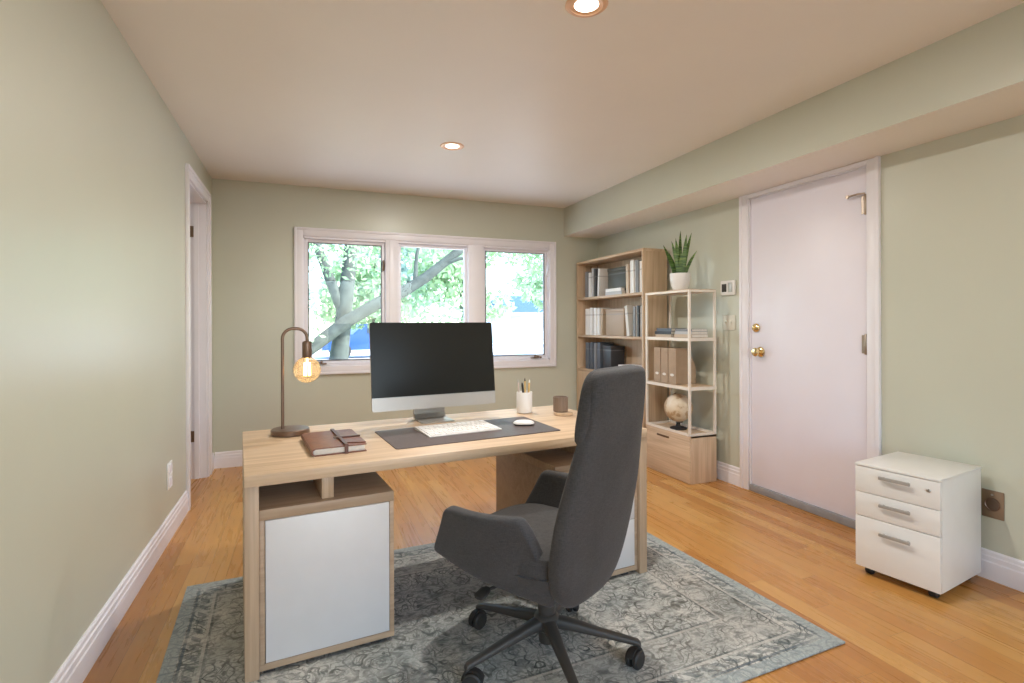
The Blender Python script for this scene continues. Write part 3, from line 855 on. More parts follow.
bc_ = thing('wooden_cup', 'small brown wooden cup on a coaster at the right of the desk', 'cup', (*on_desk(1.662, 0.56)[:2], DH + 0.0185), DA)
bm = bmesh.new(); lathe(bm, [(0.040, 0), (0.043, 0.003), (0.044, 0.085), (0.042, 0.087), (0.038, 0.085), (0.037, 0.012), (0.01, 0.01)], (0, 0, 0), 36)
finish('cup_body', bm, 'walnut', bc_)

# ================================================================== OFFICE CHAIR (x forward, y to its left)
ch = thing('office_chair', 'grey fabric high-back swivel chair with winged arms facing the desk', 'chair', (0.855, 1.835, RUGZ), math.radians(120))
# star base with casters
bm = bmesh.new(); lathe(bm, [(0.028, 0.06), (0.030, 0.065), (0.032, 0.105), (0.045, 0.115), (0.048, 0.155), (0.040, 0.166), (0.03, 0.17)], (0, 0, 0), 28)
finish('base_hub', bm, 'darkgrey', ch)
for k in range(5):
    ang = math.radians((45, 121, 192, 262, 329)[k] - 120)
    R = Matrix.Rotation(ang, 3, 'Z')
    bm = bmesh.new(); rings = []
    for x, zc_, hw, hh in ((0.03, 0.138, 0.025, 0.022), (0.08, 0.133, 0.023, 0.020), (0.20, 0.111, 0.018, 0.014), (0.318, 0.090, 0.015, 0.011), (0.338, 0.086, 0.014, 0.011), (0.348, 0.078, 0.011, 0.009)):
        rings.append([R @ Vector(p) for p in superring((x, 0, zc_), (0, 1, 0), (0, 0, 1), hw, hh, 16, 3.2)])
    loft(bm, rings)
    lg = finish('leg', bm, 'darkgrey', ch)
    bm = bmesh.new(); c0 = R @ Vector((0.334, 0, 0))
    lathe(bm, [(0.011, 0.055), (0.011, 0.088)], c0, 14)
    sw = R @ Matrix.Rotation(math.radians(35 + 50 * k), 3, 'Z')
    for sgn in (-1, 1):
        ring0 = [];
        for y0, rr2 in ((sgn * 0.006, 0.030), (sgn * 0.009, 0.034), (sgn * 0.020, 0.034), (sgn * 0.025, 0.028)):
            ring0.append([c0 + sw @ Vector((0.014 + rr2 * math.cos(2 * PI * j / 20), y0, 0.0345 + rr2 * math.sin(2 * PI * j / 20))) for j in range(20)])
        loft(bm, ring0)
    hood = [c0 + sw @ Vector(p) for p in ()]
    ringh = []
    for y0 in (-0.011, 0.011):
        ringh.append([c0 + sw @ Vector((0.014 + q * math.cos(a), y0, 0.0345 + q * math.sin(a))) for q, a in [(0.041, math.radians(20 + 20 * j)) for j in range(9)] + [(0.012, math.radians(180)), (0.012, math.radians(20))]])
    loft(bm, ringh)
    finish('caster', bm, 'black', lg)
bm = bmesh.new(); lathe(bm, [(0.032, 0.165), (0.034, 0.20), (0.044, 0.23), (0.050, 0.27), (0.050, 0.30)], (0, 0, 0), 24)
finish('gas_column', bm, 'darkgrey', ch)
bm = bmesh.new(); loft(bm, [superring((-0.02, 0, z), (1, 0, 0), (0, 1, 0), a, b, 24, 4) for z, a, b in ((0.262, 0.055, 0.05), (0.275, 0.09, 0.07), (0.325, 0.13, 0.10), (0.345, 0.12, 0.09))])
finish('tilt_mechanism', bm, 'darkgrey', ch)
bm = bmesh.new(); tube(bm, [(0.05, 0.06, 0.325), (0.07, 0.20, 0.325), (0.085, 0.245, 0.320)], 0.006, 10)
loft(bm, [superring((0.088, y + 0.01, z + 0.006), (1, 0, 0), (0, 0, 1), a, b, 14, 3) for y, z, a, b in ((0.225, 0.318, 0.012, 0.005), (0.235, 0.316, 0.022, 0.006), (0.268, 0.306, 0.024, 0.006), (0.278, 0.302, 0.016, 0.004))])
tag(finish('lever', bm, 'black', ch), 'black paddle lever')
# seat shell and cushion
def seat_ring(z, x0, x1, hw, e=4.0, n=40):
    return superring(((x0 + x1) / 2, 0, z), (1, 0, 0), (0, 1, 0), (x1 - x0) / 2, hw, n, e)
bm = bmesh.new(); loft(bm, [seat_ring(*q) for q in ((0.300, -0.15, 0.10, 0.11), (0.315, -0.19, 0.16, 0.165), (0.350, -0.205, 0.25, 0.21), (0.385, -0.21, 0.30, 0.235), (0.41, -0.21, 0.315, 0.245))])
finish('seat_shell', bm, 'fabric', ch)
bm = bmesh.new()
rings = [seat_ring(*q) for q in ((0.405, -0.20, 0.315, 0.235), (0.425, -0.205, 0.335, 0.243), (0.455, -0.205, 0.345, 0.245), (0.474, -0.198, 0.335, 0.236), (0.486, -0.18, 0.31, 0.212), (0.492, -0.13, 0.25, 0.15), (0.493, -0.05, 0.15, 0.06))]
loft(bm, rings)
for v in bm.verts:   # waterfall front edge
    if v.co.x > 0.15 and v.co.z > 0.42: v.co.z -= (v.co.x - 0.15) ** 2 * 0.9
finish('seat_cushion', bm, 'fabric', ch)
# winged arms: a curved padded panel each side
def arm(sgn):
    bm = bmesh.new(); NJ = 20; rings = []
    for j in range(NJ + 1):
        s = j / NJ                                   # 0 rear .. 1 front
        xb = -0.140 + s * 0.450; zb = 0.300 + 0.108 * s ** 0.95; yb = 0.165 + 0.105 * math.sin(min(1, s * 1.25) * PI / 2)
        tt = max(0.0, min(1.0, (s - 0.0) / 0.17)); st = tt * tt * (3 - 2 * tt)
        xt = -0.160 + 0.03 * st + s * 0.335; zt = (0.375 + (0.612 - 0.375) * st) - 0.004 * s; yt = yb + 0.05 * st * (1 - 0.35 * s)
        bot, topp = Vector((xb, yb, zb)), Vector((xt, yt, zt))
        th = 0.017; tht = 0.024
        e = topp - bot; L = e.length; e.normalize(); nn = Vector((0, 1, 0)); nn = (nn - e * nn.dot(e)).normalized()
        ring = []
        for f, h in ((0.0, th * 0.6), (0.06, th), (0.3, th), (0.6, th), (0.82, th * 1.15), (0.93, tht), (0.985, tht * 0.8), (1.0, tht * 0.3)):
            ring.append(bot + e * L * f + nn * h)
        for f, h in ((1.0, tht * 0.3), (0.985, tht * 0.8), (0.93, tht * 1.05), (0.82, th * 1.2), (0.6, th), (0.3, th), (0.06, th), (0.0, th * 0.6)):
            ring.append(bot + e * L * f - nn * h)
        rings.append([Vector((p.x, p.y * sgn, p.z)) for p in ring])
    # rounded ends
    def shrink(ring, k, dx):
        c = sum(ring, Vector()) / len(ring)
        return [c + (p - c) * k + Vector((dx, 0, 0)) for p in ring]
    rings = [shrink(rings[0], 0.7, -0.010)] + rings + [shrink(rings[-1], 0.93, 0.010), shrink(rings[-1], 0.72, 0.015)]
    loft(bm, rings)
    o = finish('armrest', bm, 'fabric', ch, angle=60)
    sub = o.modifiers.new('soften', 'SUBSURF'); sub.levels = 1; sub.render_levels = 1
    return o
arm(1); arm(-1)
# tall backrest: spine sections (x, z, half width, half thickness)
SP = [(-0.165, 0.292, 0.100, 0.022), (-0.170, 0.303, 0.150, 0.036), (-0.182, 0.345, 0.200, 0.044), (-0.198, 0.42, 0.228, 0.047), (-0.215, 0.50, 0.243, 0.047), (-0.236, 0.60, 0.246, 0.046), (-0.258, 0.70, 0.236, 0.044),
      (-0.276, 0.80, 0.216, 0.041), (-0.290, 0.88, 0.198, 0.038), (-0.301, 0.94, 0.188, 0.036), (-0.308, 1.00, 0.186, 0.035), (-0.313, 1.05, 0.184, 0.034), (-0.316, 1.085, 0.176, 0.032), (-0.317, 1.102, 0.162, 0.027), (-0.318, 1.110, 0.135, 0.018)]
def spine_rings(sp, off=0.0, grow=0.0, thick=1.0, n=40):
    rings = []
    for i, (x, z, hw, ht) in enumerate(sp):
        a = sp[max(i - 1, 0)]; b = sp[min(i + 1, len(sp) - 1)]
        d = Vector((b[0] - a[0], 0, b[1] - a[1])).normalized(); nf = Vector((d.z, 0, -d.x))   # points forward
        ring = superring(Vector((x, 0, z)) + nf * off, (0, 1, 0), nf, hw + grow, ht * thick, n, 3.6)
        ring = [p + nf * (0.30 * (p.y ** 2)) for p in ring]        # wraps forward at the sides
        rings.append(ring)
    return rings
bm = bmesh.new(); loft(bm, spine_rings(SP))
back = finish('backrest', bm, 'fabric', ch, angle=60)
sub = back.modifiers.new('soften', 'SUBSURF'); sub.levels = 1; sub.render_levels = 1
HP = [(-0.289, 0.855, 0.192, 0.014), (-0.292, 0.87, 0.203, 0.032), (-0.300, 0.92, 0.202, 0.040), (-0.307, 0.98, 0.195, 0.040), (-0.312, 1.04, 0.188, 0.038), (-0.316, 1.08, 0.178, 0.033), (-0.317, 1.102, 0.160, 0.022), (-0.318, 1.111, 0.132, 0.012)]
bm = bmesh.new(); loft(bm, spine_rings(HP, 0.018, 0.0))
hr = finish('headrest', bm, 'fabric', back, angle=60)
sub = hr.modifiers.new('soften', 'SUBSURF'); sub.levels = 1; sub.render_levels = 1
SPI = [(x, z, hw * 0.84, ht * 0.7) for x, z, hw, ht in SP[3:8]]
bm = bmesh.new(); loft(bm, spine_rings(SPI, 0.028, 0.0))
fc = finish('back_cushion', bm, 'fabric', back, angle=60)
bm = bmesh.new(); tube(bm, [(0.0, 0, 0.305), (-0.09, 0, 0.305), (-0.15, 0, 0.315), (-0.175, 0, 0.36)], [0.045, 0.05, 0.05, 0.04], 16)
finish('back_bracket', bm, 'fabric', ch)

# ================================================================== DRAWER CABINET
cb = thing('drawer_cabinet', 'white three drawer cabinet on casters by the right wall', 'cabinet', (2.617, 1.894, 0), -1.414)
CWD, CDP, CH = 0.363, 0.438, 0.561
bm = bmesh.new(); box(bm, (0, 0.016, 0.04), (CWD, CDP, CH - 0.013), 0.003); finish('carcass', bm, 'cabwhite', cb)
mbox('top', (-0.002, -0.003, CH - 0.0125), (CWD + 0.002, CDP + 0.002, CH), 'cabwhite', cb, 0.003)
for q, (z0, z1) in enumerate(((0.042, 0.296), (0.299, 0.417), (0.420, 0.546))):
    d = mbox('drawer', (0.001, -0.001, z0), (CWD - 0.001, 0.0155, z1), 'cabwhite', cb, 0.002)
    bm = bmesh.new(); zh = z1 - (0.034, 0.040, 0.060)[::-1][q]; xa, xb = 0.118, 0.252
    box(bm, (xa, -0.028, zh - 0.0075), (xb, -0.018, zh + 0.0075), 0.002)
    for xx in (xa + 0.012, xb - 0.018): box(bm, (xx, -0.02, zh - 0.004), (xx + 0.006, 0.0, zh + 0.004))
    finish('handle', bm, 'satin', d)
    if q == 2:
        bm = bmesh.new(); lathe(bm, [(0.009, 0.002), (0.009, -0.004), (0.006, -0.006), (0.002, -0.005)], (CWD - 0.045, 0.0, z1 - 0.045), 18, 'Y'); finish('lock', bm, 'steel', d)
for x, y in ((0.045, 0.05), (CWD - 0.045, 0.05), (0.045, CDP - 0.05), (CWD - 0.045, CDP - 0.05)):
    bm = bmesh.new(); lathe(bm, [(0.014, -0.018), (0.0195, -0.014), (0.0195, 0.014), (0.014, 0.018)], (x, y, 0.0195), 18, 'X'); box(bm, (x - 0.024, y - 0.018, 0.030), (x + 0.024, y + 0.018, 0.042), 0.002)
    finish('caster', bm, 'black', cb)

# ================================================================== OPEN SHELF UNIT
SX, SYN, SYF, SXB, SH = 2.824, 3.395, 3.970, 3.092, 1.538
su = thing('shelf_unit', 'narrow open shelf unit with cream frame and oak drawer base beside the bookcase', 'shelf', (SX, SYN, 0), 0)
sd, sw_ = SXB - SX, SYF - SYN
BZ = 0.378
bm = bmesh.new(); p = 0.016
box(bm, (0.018, 0, 0), (sd, p, BZ), 0.001); box(bm, (0.018, sw_ - p, 0), (sd, sw_, BZ), 0.001); box(bm, (0.018, p, 0.0), (sd, sw_ - p, p)); box(bm, (0.018, 0, BZ - p), (sd, sw_, BZ), 0.001); box(bm, (sd - p, p, p), (sd, sw_ - p, BZ - p))
base = finish('base_cabinet', bm, 'oak_z', su)
dr = mbox('drawer', (0.0, 0.001, 0.004), (0.0175, sw_ - 0.001, BZ - 0.002), 'oak_y', su, 0.0015)
mbox('finger_slot', (-0.003, sw_ * 0.44, BZ - 0.062), (0.004, sw_ * 0.72, BZ - 0.046), 'bronze', dr, 0.001)
fr = 0.018
for x in (0, sd - fr):
    for y in (0, sw_ - fr):
        mbox('post', (x, y, BZ), (x + fr, y + fr, SH - 0.0005), 'cream_metal', su, 0.001)
for z in (BZ, SH - fr):
    bm = bmesh.new()
    for y in (0.0005, sw_ - fr - 0.0005): box(bm, (fr, y, z), (sd - fr, y + fr, z + fr - 0.001))
    for x in (0.0005, sd - fr - 0.0005): box(bm, (x, fr, z), (x + fr, sw_ - fr, z + fr - 0.001))
    finish('frame_rail', bm, 'cream_metal', su)
for z in (1.142, 0.752):
    b_ = mbox('shelf_board', (0.001, 0.001, z - 0.011), (sd - 0.001, sw_ - 0.001, z + 0.011), 'oak_y', su, 0.001)
    bm = bmesh.new()
    for lo, hi in (((-0.002, 0.0, z - 0.013), (0.004, sw_, z + 0.013)), ((0.0, -0.002, z - 0.013), (sd, 0.004, z + 0.013))): box(bm, lo, hi)
    finish('edge_strip', bm, 'cream_metal', b_)
mbox('top_board', (0.001, 0.001, SH - 0.003), (sd, sw_ - 0.001, SH + 0.004), 'oak_y', su, 0.001)
SZ2, SZ3, SZB, SZT = 1.1555, 0.7655, BZ + 0.0005, SH + 0.0045
def at_shelf(x, y, z): return (SX + x, SYN + y, z)

# plant
pt = thing('potted_snake_plant', 'snake plant in a round white pot on top of the shelf unit', 'plant', at_shelf(0.115, 0.25, SZT))
bm = bmesh.new(); lathe(bm, [(0.048, 0), (0.056, 0.004), (0.074, 0.05), (0.084, 0.10), (0.084, 0.142), (0.080, 0.145), (0.077, 0.14), (0.076, 0.115), (0.01, 0.112)], (0, 0, 0), 40)
finish('pot', bm, 'ceramic', pt)
bm = bmesh.new(); lathe(bm, [(0.074, 0.112), (0.074, 0.120), (0.03, 0.124), (0.004, 0.123)], (0, 0, 0), 28); finish('soil', bm, 'soil', pt)
# image-right is roughly (-y) at this spot; leaves fan out across the view
LV = [(-0.128, 0.27, 0.018, 0.02), (-0.045, 0.31, 0.019, -0.02), (0.010, 0.385, 0.020, 0.01), (0.038, 0.345, 0.018, -0.03), (0.108, 0.375, 0.020, 0.02), (0.140, 0.22, 0.016, 0.0), (-0.085, 0.29, 0.016, -0.03), (0.072, 0.31, 0.016, -0.02), (-0.018, 0.33, 0.016, 0.03),
      (-0.075, 0.21, 0.018, 0.03), (0.06, 0.24, 0.018, 0.035), (-0.012, 0.20, 0.017, -0.035), (0.02, 0.22, 0.018, 0.02)]
FX, FY = 0.931, -0.364            # the leaves fan out along this line
for dl, h, wd, dx in LV:
    bm = bmesh.new(); rings = []
    b0 = Vector((FX * dl * 0.30 - FY * dx, FY * dl * 0.30 + FX * dx, 0.118)); tw = random.uniform(-0.35, 0.35)
    for j in range(11):
        s = j / 10
        q = dl * 0.72 * s ** 1.5
        c0 = b0 + Vector((FX * q - FY * dx * 0.8 * s, FY * q + FX * dx * 0.8 * s, h * s))
        w = wd * (0.70 + 0.80 * s - 0.55 * s * s) * (1 - s ** 4) + 0.0008
        u = Vector((FX, FY, 0)); u.rotate(Matrix.Rotation(tw + s * 0.4, 3, 'Z')); v = Vector((u.y, -u.x, 0))
        rings.append([c0 - u * w, c0 - v * 0.004 * (1 - s) - v * w * 0.22, c0 + u * w, c0 + v * 0.002 - v * w * 0.18])
    loft(bm, rings); finish('leaf', bm, 'snake_leaf', pt)

# things on the shelves
BOOKMATS = {}
def bookmat(kind):
    if kind in BOOKMATS: return BOOKMATS[kind]
    cols = {'white': (0.82, 0.81, 0.79), 'offwhite': (0.70, 0.66, 0.60), 'grey': (0.22, 0.22, 0.23), 'dark': (0.035, 0.035, 0.04), 'slate': (0.11, 0.13, 0.16), 'beige': (0.55, 0.43, 0.31),
            'tan': (0.42, 0.31, 0.22), 'olive': (0.05, 0.043, 0.025), 'lightgrey': (0.48, 0.48, 0.48), 'blue': (0.16, 0.20, 0.26)}
    t = NT('book_cover_' + kind)
    # printed bands across the spine
    bandn = t.noise(t.coord(scale=(0.5, 0.5, 16)), 1.0, 2, 0.5)
    c0 = cols[kind]; alt = tuple(0.35 * x + (0.10 if sum(c0) > 1 else 0.16) for x in c0)
    f = t.ramp(bandn, [(0.60, (0, 0, 0)), (0.64, (1, 1, 1))])
    t.principled(t.mix(t.math('MULTIPLY', f, 0.55), c0, alt), 0.5)
    BOOKMATS[kind] = t.m
    return t.m
def book(kind, loc, th, dep, hgt, label, group, lean=0.0, flat=False, rz=0.0):
    """upright book: spine faces -x, thickness along y"""
    t = thing('book', label, 'book', loc, rz, group)
    m = bookmat(kind)
    bm = bmesh.new()
    if flat:
        prof = [(0, 0), (dep, 0), (dep, 0.002), (0.003, 0.002), (0.003, th - 0.002), (dep, th - 0.002), (dep, th), (0, th)]
        loft(bm, [[(x, y, z) for x, z in prof] for y in (0, hgt)])
        finish('cover', bm, m, t, smooth=False)
        mbox('pages', (0.004, 0.003, 0.0023), (dep - 0.004, hgt - 0.003, th - 0.0023), 'paper', t, 0)
    else:
        prof = [(0, 0), (dep, 0), (dep, 0.002), (0.003, 0.002), (0.003, th - 0.002), (dep, th - 0.002), (dep, th), (0, th)]
        loft(bm, [[(x, y, z) for x, y in prof] for z in (0, hgt)])
        finish('cover', bm, m, t, smooth=False)
        mbox('pages', (0.004, 0.0023, 0.003), (dep - 0.004, th - 0.0023, hgt - 0.003), 'paper', t, 0)
        if lean: t.rotation_euler = (lean, 0, rz)
    return t
G2 = 'books lying in stacks on the shelf unit'
z = SZ2
book('beige', at_shelf(0.05, 0.285, z), 0.022, 0.17, 0.215, 'beige book at the bottom of the left stack on the shelf unit', G2, flat=True)
book('dark', at_shelf(0.045, 0.28, z + 0.0225), 0.026, 0.175, 0.22, 'black book in the middle of the left stack on the shelf unit', G2, flat=True)
book('slate', at_shelf(0.055, 0.29, z + 0.049), 0.024, 0.165, 0.20, 'dark slate book on top of the left stack on the shelf unit', G2, flat=True)
book('beige', at_shelf(0.06, 0.045, z), 0.026, 0.17, 0.215, 'beige book at the bottom of the right stack on the shelf unit', G2, flat=True)
book('lightgrey', at_shelf(0.065, 0.05, z + 0.0265), 0.022, 0.165, 0.21, 'light grey book in the middle of the right stack on the shelf unit', G2, flat=True)
book('grey', at_shelf(0.07, 0.055, z + 0.049), 0.020, 0.16, 0.20, 'mid grey book on top of the right stack on the shelf unit', G2, flat=True)

def magfile(loc, th, label):
    t = thing('magazine_file', label, 'box file', loc, 0, 'beige box files on the middle shelf of the shelf unit')
    dep, hg = 0.205, 0.298
    bm = bmesh.new()
    # open-topped holder with a sloped side: spine panel, back panel, two cut sides, bottom
    box(bm, (0, 0, 0), (0.004, th, hg), 0.001); box(bm, (0.004, 0.0, 0), (dep, th, 0.004))
    side = [(0.004, 0.004), (dep, 0.004), (dep, hg * 0.45), (dep * 0.62, hg), (0.004, hg)]
    prism(bm, side, 0.0, 0.003, 'XZ'); prism(bm, side, th - 0.003, th, 'XZ'); box(bm, (dep - 0.003, 0.003, 0.004), (dep, th - 0.003, hg * 0.45))
    finish('holder', bm, 'beigebox', t, smooth=False)
    bm = bmesh.new(); ring = superring((0, th / 2, 0.075), (0, 1, 0), (0, 0, 1), th * 0.24, 0.011, 20, 2.4)
    loft(bm, [[p + Vector((-0.0022, 0, 0)) for p in ring], [p + Vector((0.0002, 0, 0)) for p in ring]]); finish('label_plate', bm, 'paper', t)
    mbox('papers', (0.012, 0.006, 0.0045), (dep - 0.02, th - 0.006, hg * 0.43), 'paper', t, 0)
for k, (y, th, nm) in enumerate(((0.462, 0.092, 'leftmost'), (0.362, 0.092, 'middle'), (0.256, 0.098, 'rightmost'))):
    magfile(at_shelf(0.035, y - 0.05, SZ3), th, nm + ' of the three beige box files on the shelf unit')

gl = thing('desk_globe', 'antique style globe on a dark stand on the shelf unit base', 'globe', at_shelf(0.125, 0.29, SZB))
bm = bmesh.new(); bmesh.ops.create_uvsphere(bm, u_segments=40, v_segments=24, radius=0.117)
sph = finish('globe_ball', bm, 'globe', gl); sph.location = (0, 0, 0.180); sph.rotation_euler = (0.4, 0.2, 0)
bm = bmesh.new(); lathe(bm, [(0.066, 0), (0.070, 0.004), (0.070, 0.012), (0.05, 0.020), (0.022, 0.026), (0.016, 0.045), (0.018, 0.057)], (0, 0, 0), 32); finish('base', bm, 'black', gl)
bm = bmesh.new(); tube(bm, [(0, 0.123 * math.sin(a), 0.180 - 0.123 * math.cos(a)) for a in [math.radians(-25 + 10 * k) for k in range(20)]], 0.004, 8); finish('meridian_arc', bm, 'bronze', gl)

# ================================================================== BOOKCASE
BX, BYN, BYF, BXB, BH = 2.865, 4.06, 5.325, 3.128, 1.955
bk = thing('bookcase', 'tall oak bookcase in the far right corner with books', 'bookcase', (BX, BYN, 0))
bd, bw = BXB - BX, BYF - BYN
p = 0.024
mbox('side_panel', (0, 0, 0), (bd, p, BH - p), 'oak_z', bk, 0.001); mbox('side_panel', (0, bw - p, 0), (bd, bw, BH - p), 'oak_z', bk, 0.001)
mbox('top_panel', (0, 0, BH - p), (bd, bw, BH), 'oak_y', bk, 0.001)
mbox('back_panel', (bd - 0.008, p, 0.06), (bd, bw - p, BH - p), 'oak_z', bk, 0)
KZ = [1.545, 1.135, 0.765]
for z in KZ + [0.06]: mbox('shelf_board', (0.002, p, z - 0.012), (bd - 0.0085, bw - p, z + 0.012), 'oak_y', bk, 0.001)
mbox('plinth', (0.02, p, 0), (0.036, bw - p, 0.047), 'oak_y', bk, 0.001)
for ya, yb in ((p + 0.001, bw / 2 - 0.001), (bw / 2 + 0.001, bw - p - 0.001)):
    dd = mbox('cabinet_door', (-0.003, ya, 0.075), (0.014, yb, 0.750), 'oak_z', bk, 0.001)
    bm = bmesh.new(); yk = yb - 0.05 if ya < 0.3 else ya + 0.05
    lathe(bm, [(0.004, -0.003), (0.004, -0.012), (0.011, -0.018), (0.011, -0.024), (0.008, -0.026)], (0, yk, 0.66), 16, 'X'); finish('knob', bm, 'bronze', dd)

def ordn(k): return ['first', 'second', 'third', 'fourth', 'fifth', 'sixth', 'seventh', 'eighth', 'ninth', 'tenth'][k]
CN = {'white': 'white', 'offwhite': 'off-white', 'grey': 'grey', 'dark': 'black', 'slate': 'slate blue', 'beige': 'beige', 'tan': 'tan', 'olive': 'olive', 'lightgrey': 'light grey', 'blue': 'dull blue'}
def row(z, yl, seq, shelf, side, grp):
    """books from left (far, high y) to right (near, low y); y is measured from the case's near side"""
    y = yl
    for k, (kind, th, hg, lean) in enumerate(seq):
        y -= th
        off = 0.0
        if lean:
            off = hg * math.sin(abs(lean))
        x = 0.045 + 0.012 * ((k * 7) % 3)
        loc = (BX + x, BYN + y, z + 0.0125 + (th * math.sin(lean) * -1 if lean < 0 else 0) + 0.0005)
        lab = f"{CN[kind]} book, {ordn(k)} in the {side} row on the bookcase's {shelf} shelf"
        book(kind, loc, th - 0.002, 0.17, hg, lab, grp, lean=lean)
        if lean: y -= off
    return y
g1, g2, g3 = 'upright books on the top shelf of the bookcase', 'upright books on the second shelf of the bookcase', 'upright books on the third shelf of the bookcase'
row(KZ[0], 1.15, [('grey', 0.055, 0.285, 0), ('white', 0.05, 0.27, 0), ('white', 0.05, 0.31, 0), ('lightgrey', 0.025, 0.31, 0), ('dark', 0.04, 0.30, 0), ('white', 0.035, 0.30, 0.06)], 'top', 'left', g1)
row(KZ[0], 0.345, [('beige', 0.045, 0.285, -0.02), ('white', 0.06, 0.315, 0), ('white', 0.045, 0.30, 0), ('grey', 0.05, 0.305, 0), ('white', 0.05, 0.295, 0), ('dark', 0.05, 0.31, 0)], 'top', 'right', g1)
row(KZ[1], 1.145, [('white', 0.075, 0.285, 0), ('white', 0.06, 0.295, 0), ('lightgrey', 0.045, 0.295, 0), ('white', 0.05, 0.29, 0), ('white', 0.05, 0.285, 0), ('beige', 0.035, 0.28, 0.05)], 'second', 'left', g2)
row(KZ[1], 0.335, [('offwhite', 0.045, 0.295, -0.14), ('grey', 0.04, 0.285, 0), ('white', 0.045, 0.29, 0), ('dark', 0.03, 0.29, 0), ('lightgrey', 0.045, 0.285, 0), ('dark', 0.03, 0.28, 0)], 'second', 'right', g2)
row(KZ[2], 1.145, [('slate', 0.075, 0.285, 0), ('slate', 0.06, 0.29, 0), ('blue', 0.05, 0.285, 0), ('grey', 0.045, 0.285, 0), ('slate', 0.06, 0.29, 0)], 'third', 'left', g3)
# boxes and flat books between the rows
def storage(name, mat_, lo, hi, label, cat, lid=None):
    t = thing(name, label, cat, (BX + lo[0], BYN + lo[1], lo[2]))
    s = [hi[i] - lo[i] for i in range(3)]
    mbox('body', (0, 0, 0), (s[0], s[1], s[2] - 0.03), mat_, t, 0.002)
    mbox('lid', (-0.003, -0.003, s[2] - 0.0298), (s[0] + 0.003, s[1] + 0.003, s[2]), lid or mat_, t, 0.002)
storage('storage_box', bookmat('olive'), (0.085, 0.41, KZ[0] + 0.013), (0.235, 0.74, KZ[0] + 0.29), 'dark olive box between the book rows on the top shelf', 'box')
storage('storage_box', bookmat('tan'), (0.055, 0.40, KZ[1] + 0.013), (0.225, 0.73, KZ[1] + 0.285), 'tan box between the book rows on the second shelf', 'box')
storage('storage_box', bookmat('dark'), (0.06, 0.65, KZ[2] + 0.013), (0.225, 0.80, KZ[2] + 0.275), 'dark box beside the slate books on the third shelf', 'box')
g4 = 'flat books lying on the bookcase shelves'
book('lightgrey', (BX + 0.03, BYN + 0.40, KZ[0] + 0.0128), 0.035, 0.05, 0.30, 'light grey flat book, lower of two in front of the olive box', g4, flat=True)
book('white', (BX + 0.028, BYN + 0.41, KZ[0] + 0.0483), 0.030, 0.05, 0.28, 'white flat book, upper of two in front of the olive box', g4, flat=True)
for k, (kd_, nm) in enumerate((('offwhite', 'bottom'), ('white', 'middle'), ('white', 'top'))):
    book(kd_, (BX + 0.04 + 0.004 * k, BYN + 0.20 + 0.01 * k, KZ[2] + 0.0128 + 0.0285 * k), 0.028, 0.18, 0.31 - 0.02 * k, f"{CN[kd_]} flat book, {nm} of the stack on the bookcase's third shelf", g4, flat=True)

# ================================================================== WALL FITTINGS
th_ = thing('thermostat', 'small white thermostat on the right wall above the light switch', 'thermostat', (XR, 3.328, 1.552))
mbox('housing', (-0.022, -0.075, -0.058), (-0.0005, 0.075, 0.058), 'ceramic', th_, 0.006)
mbox('display', (-0.0245, 0.008, -0.032), (-0.0215, 0.058, 0.032), 'darkgrey', th_, 0.001)
mbox('button_panel', (-0.0245, -0.055, -0.036), (-0.0215, -0.008, 0.04), 'steel', th_, 0.001)
M['plate'] = plain('cream_plate', (0.66, 0.64, 0.55), 0.55)
sw2 = thing('light_switch', 'cream double light switch on the right wall below the thermostat', 'switch', (XR, 3.328, 1.275))
mbox('plate', (-0.008, -0.068, -0.06), (-0.0005, 0.068, 0.06), 'plate', sw2, 0.003)
for y in (-0.028, 0.028):
    bm = bmesh.new(); box(bm, (-0.011, y - 0.010, -0.02), (-0.0078, y + 0.010, 0.02), 0.001); box(bm, (-0.022, y - 0.005, -0.004), (-0.010, y + 0.005, 0.010), 0.001); finish('toggle', bm, 'plate', sw2)
ro = thing('wall_outlet', 'square bronze outlet plate on the right wall behind the cabinet', 'outlet', (XR, 1.584, 0.373))
mbox('plate', (-0.007, -0.046, -0.068), (-0.0005, 0.046, 0.068), plain('bronze_plate', (0.30, 0.21, 0.14), 0.38, 0.5), ro, 0.003)
bm = bmesh.new(); lathe(bm, [(0.033, 0.0), (0.033, -0.004), (0.029, -0.006), (0.026, -0.003), (0.01, -0.003)], (-0.0072, 0, 0), 28, 'X'); finish('socket_ring', bm, 'copper', ro)
bm = bmesh.new(); lathe(bm, [(0.005, 0), (0.005, -0.004)], (-0.0072, 0, 0.048), 12, 'X'); finish('screw', bm, 'steel', ro)
lo_ = thing('wall_outlet', 'white outlet plate low on the left wall near the doorway', 'outlet', (XL, 3.71, 0.375))
mbox('plate', (0.0005, -0.055, -0.078), (0.008, 0.055, 0.078), 'ceramic', lo_, 0.003)
for z in (-0.04, 0.04): mbox('socket', (0.0078, -0.03, z - 0.028), (0.0105, 0.03, z + 0.028), 'trim', lo_, 0.004)

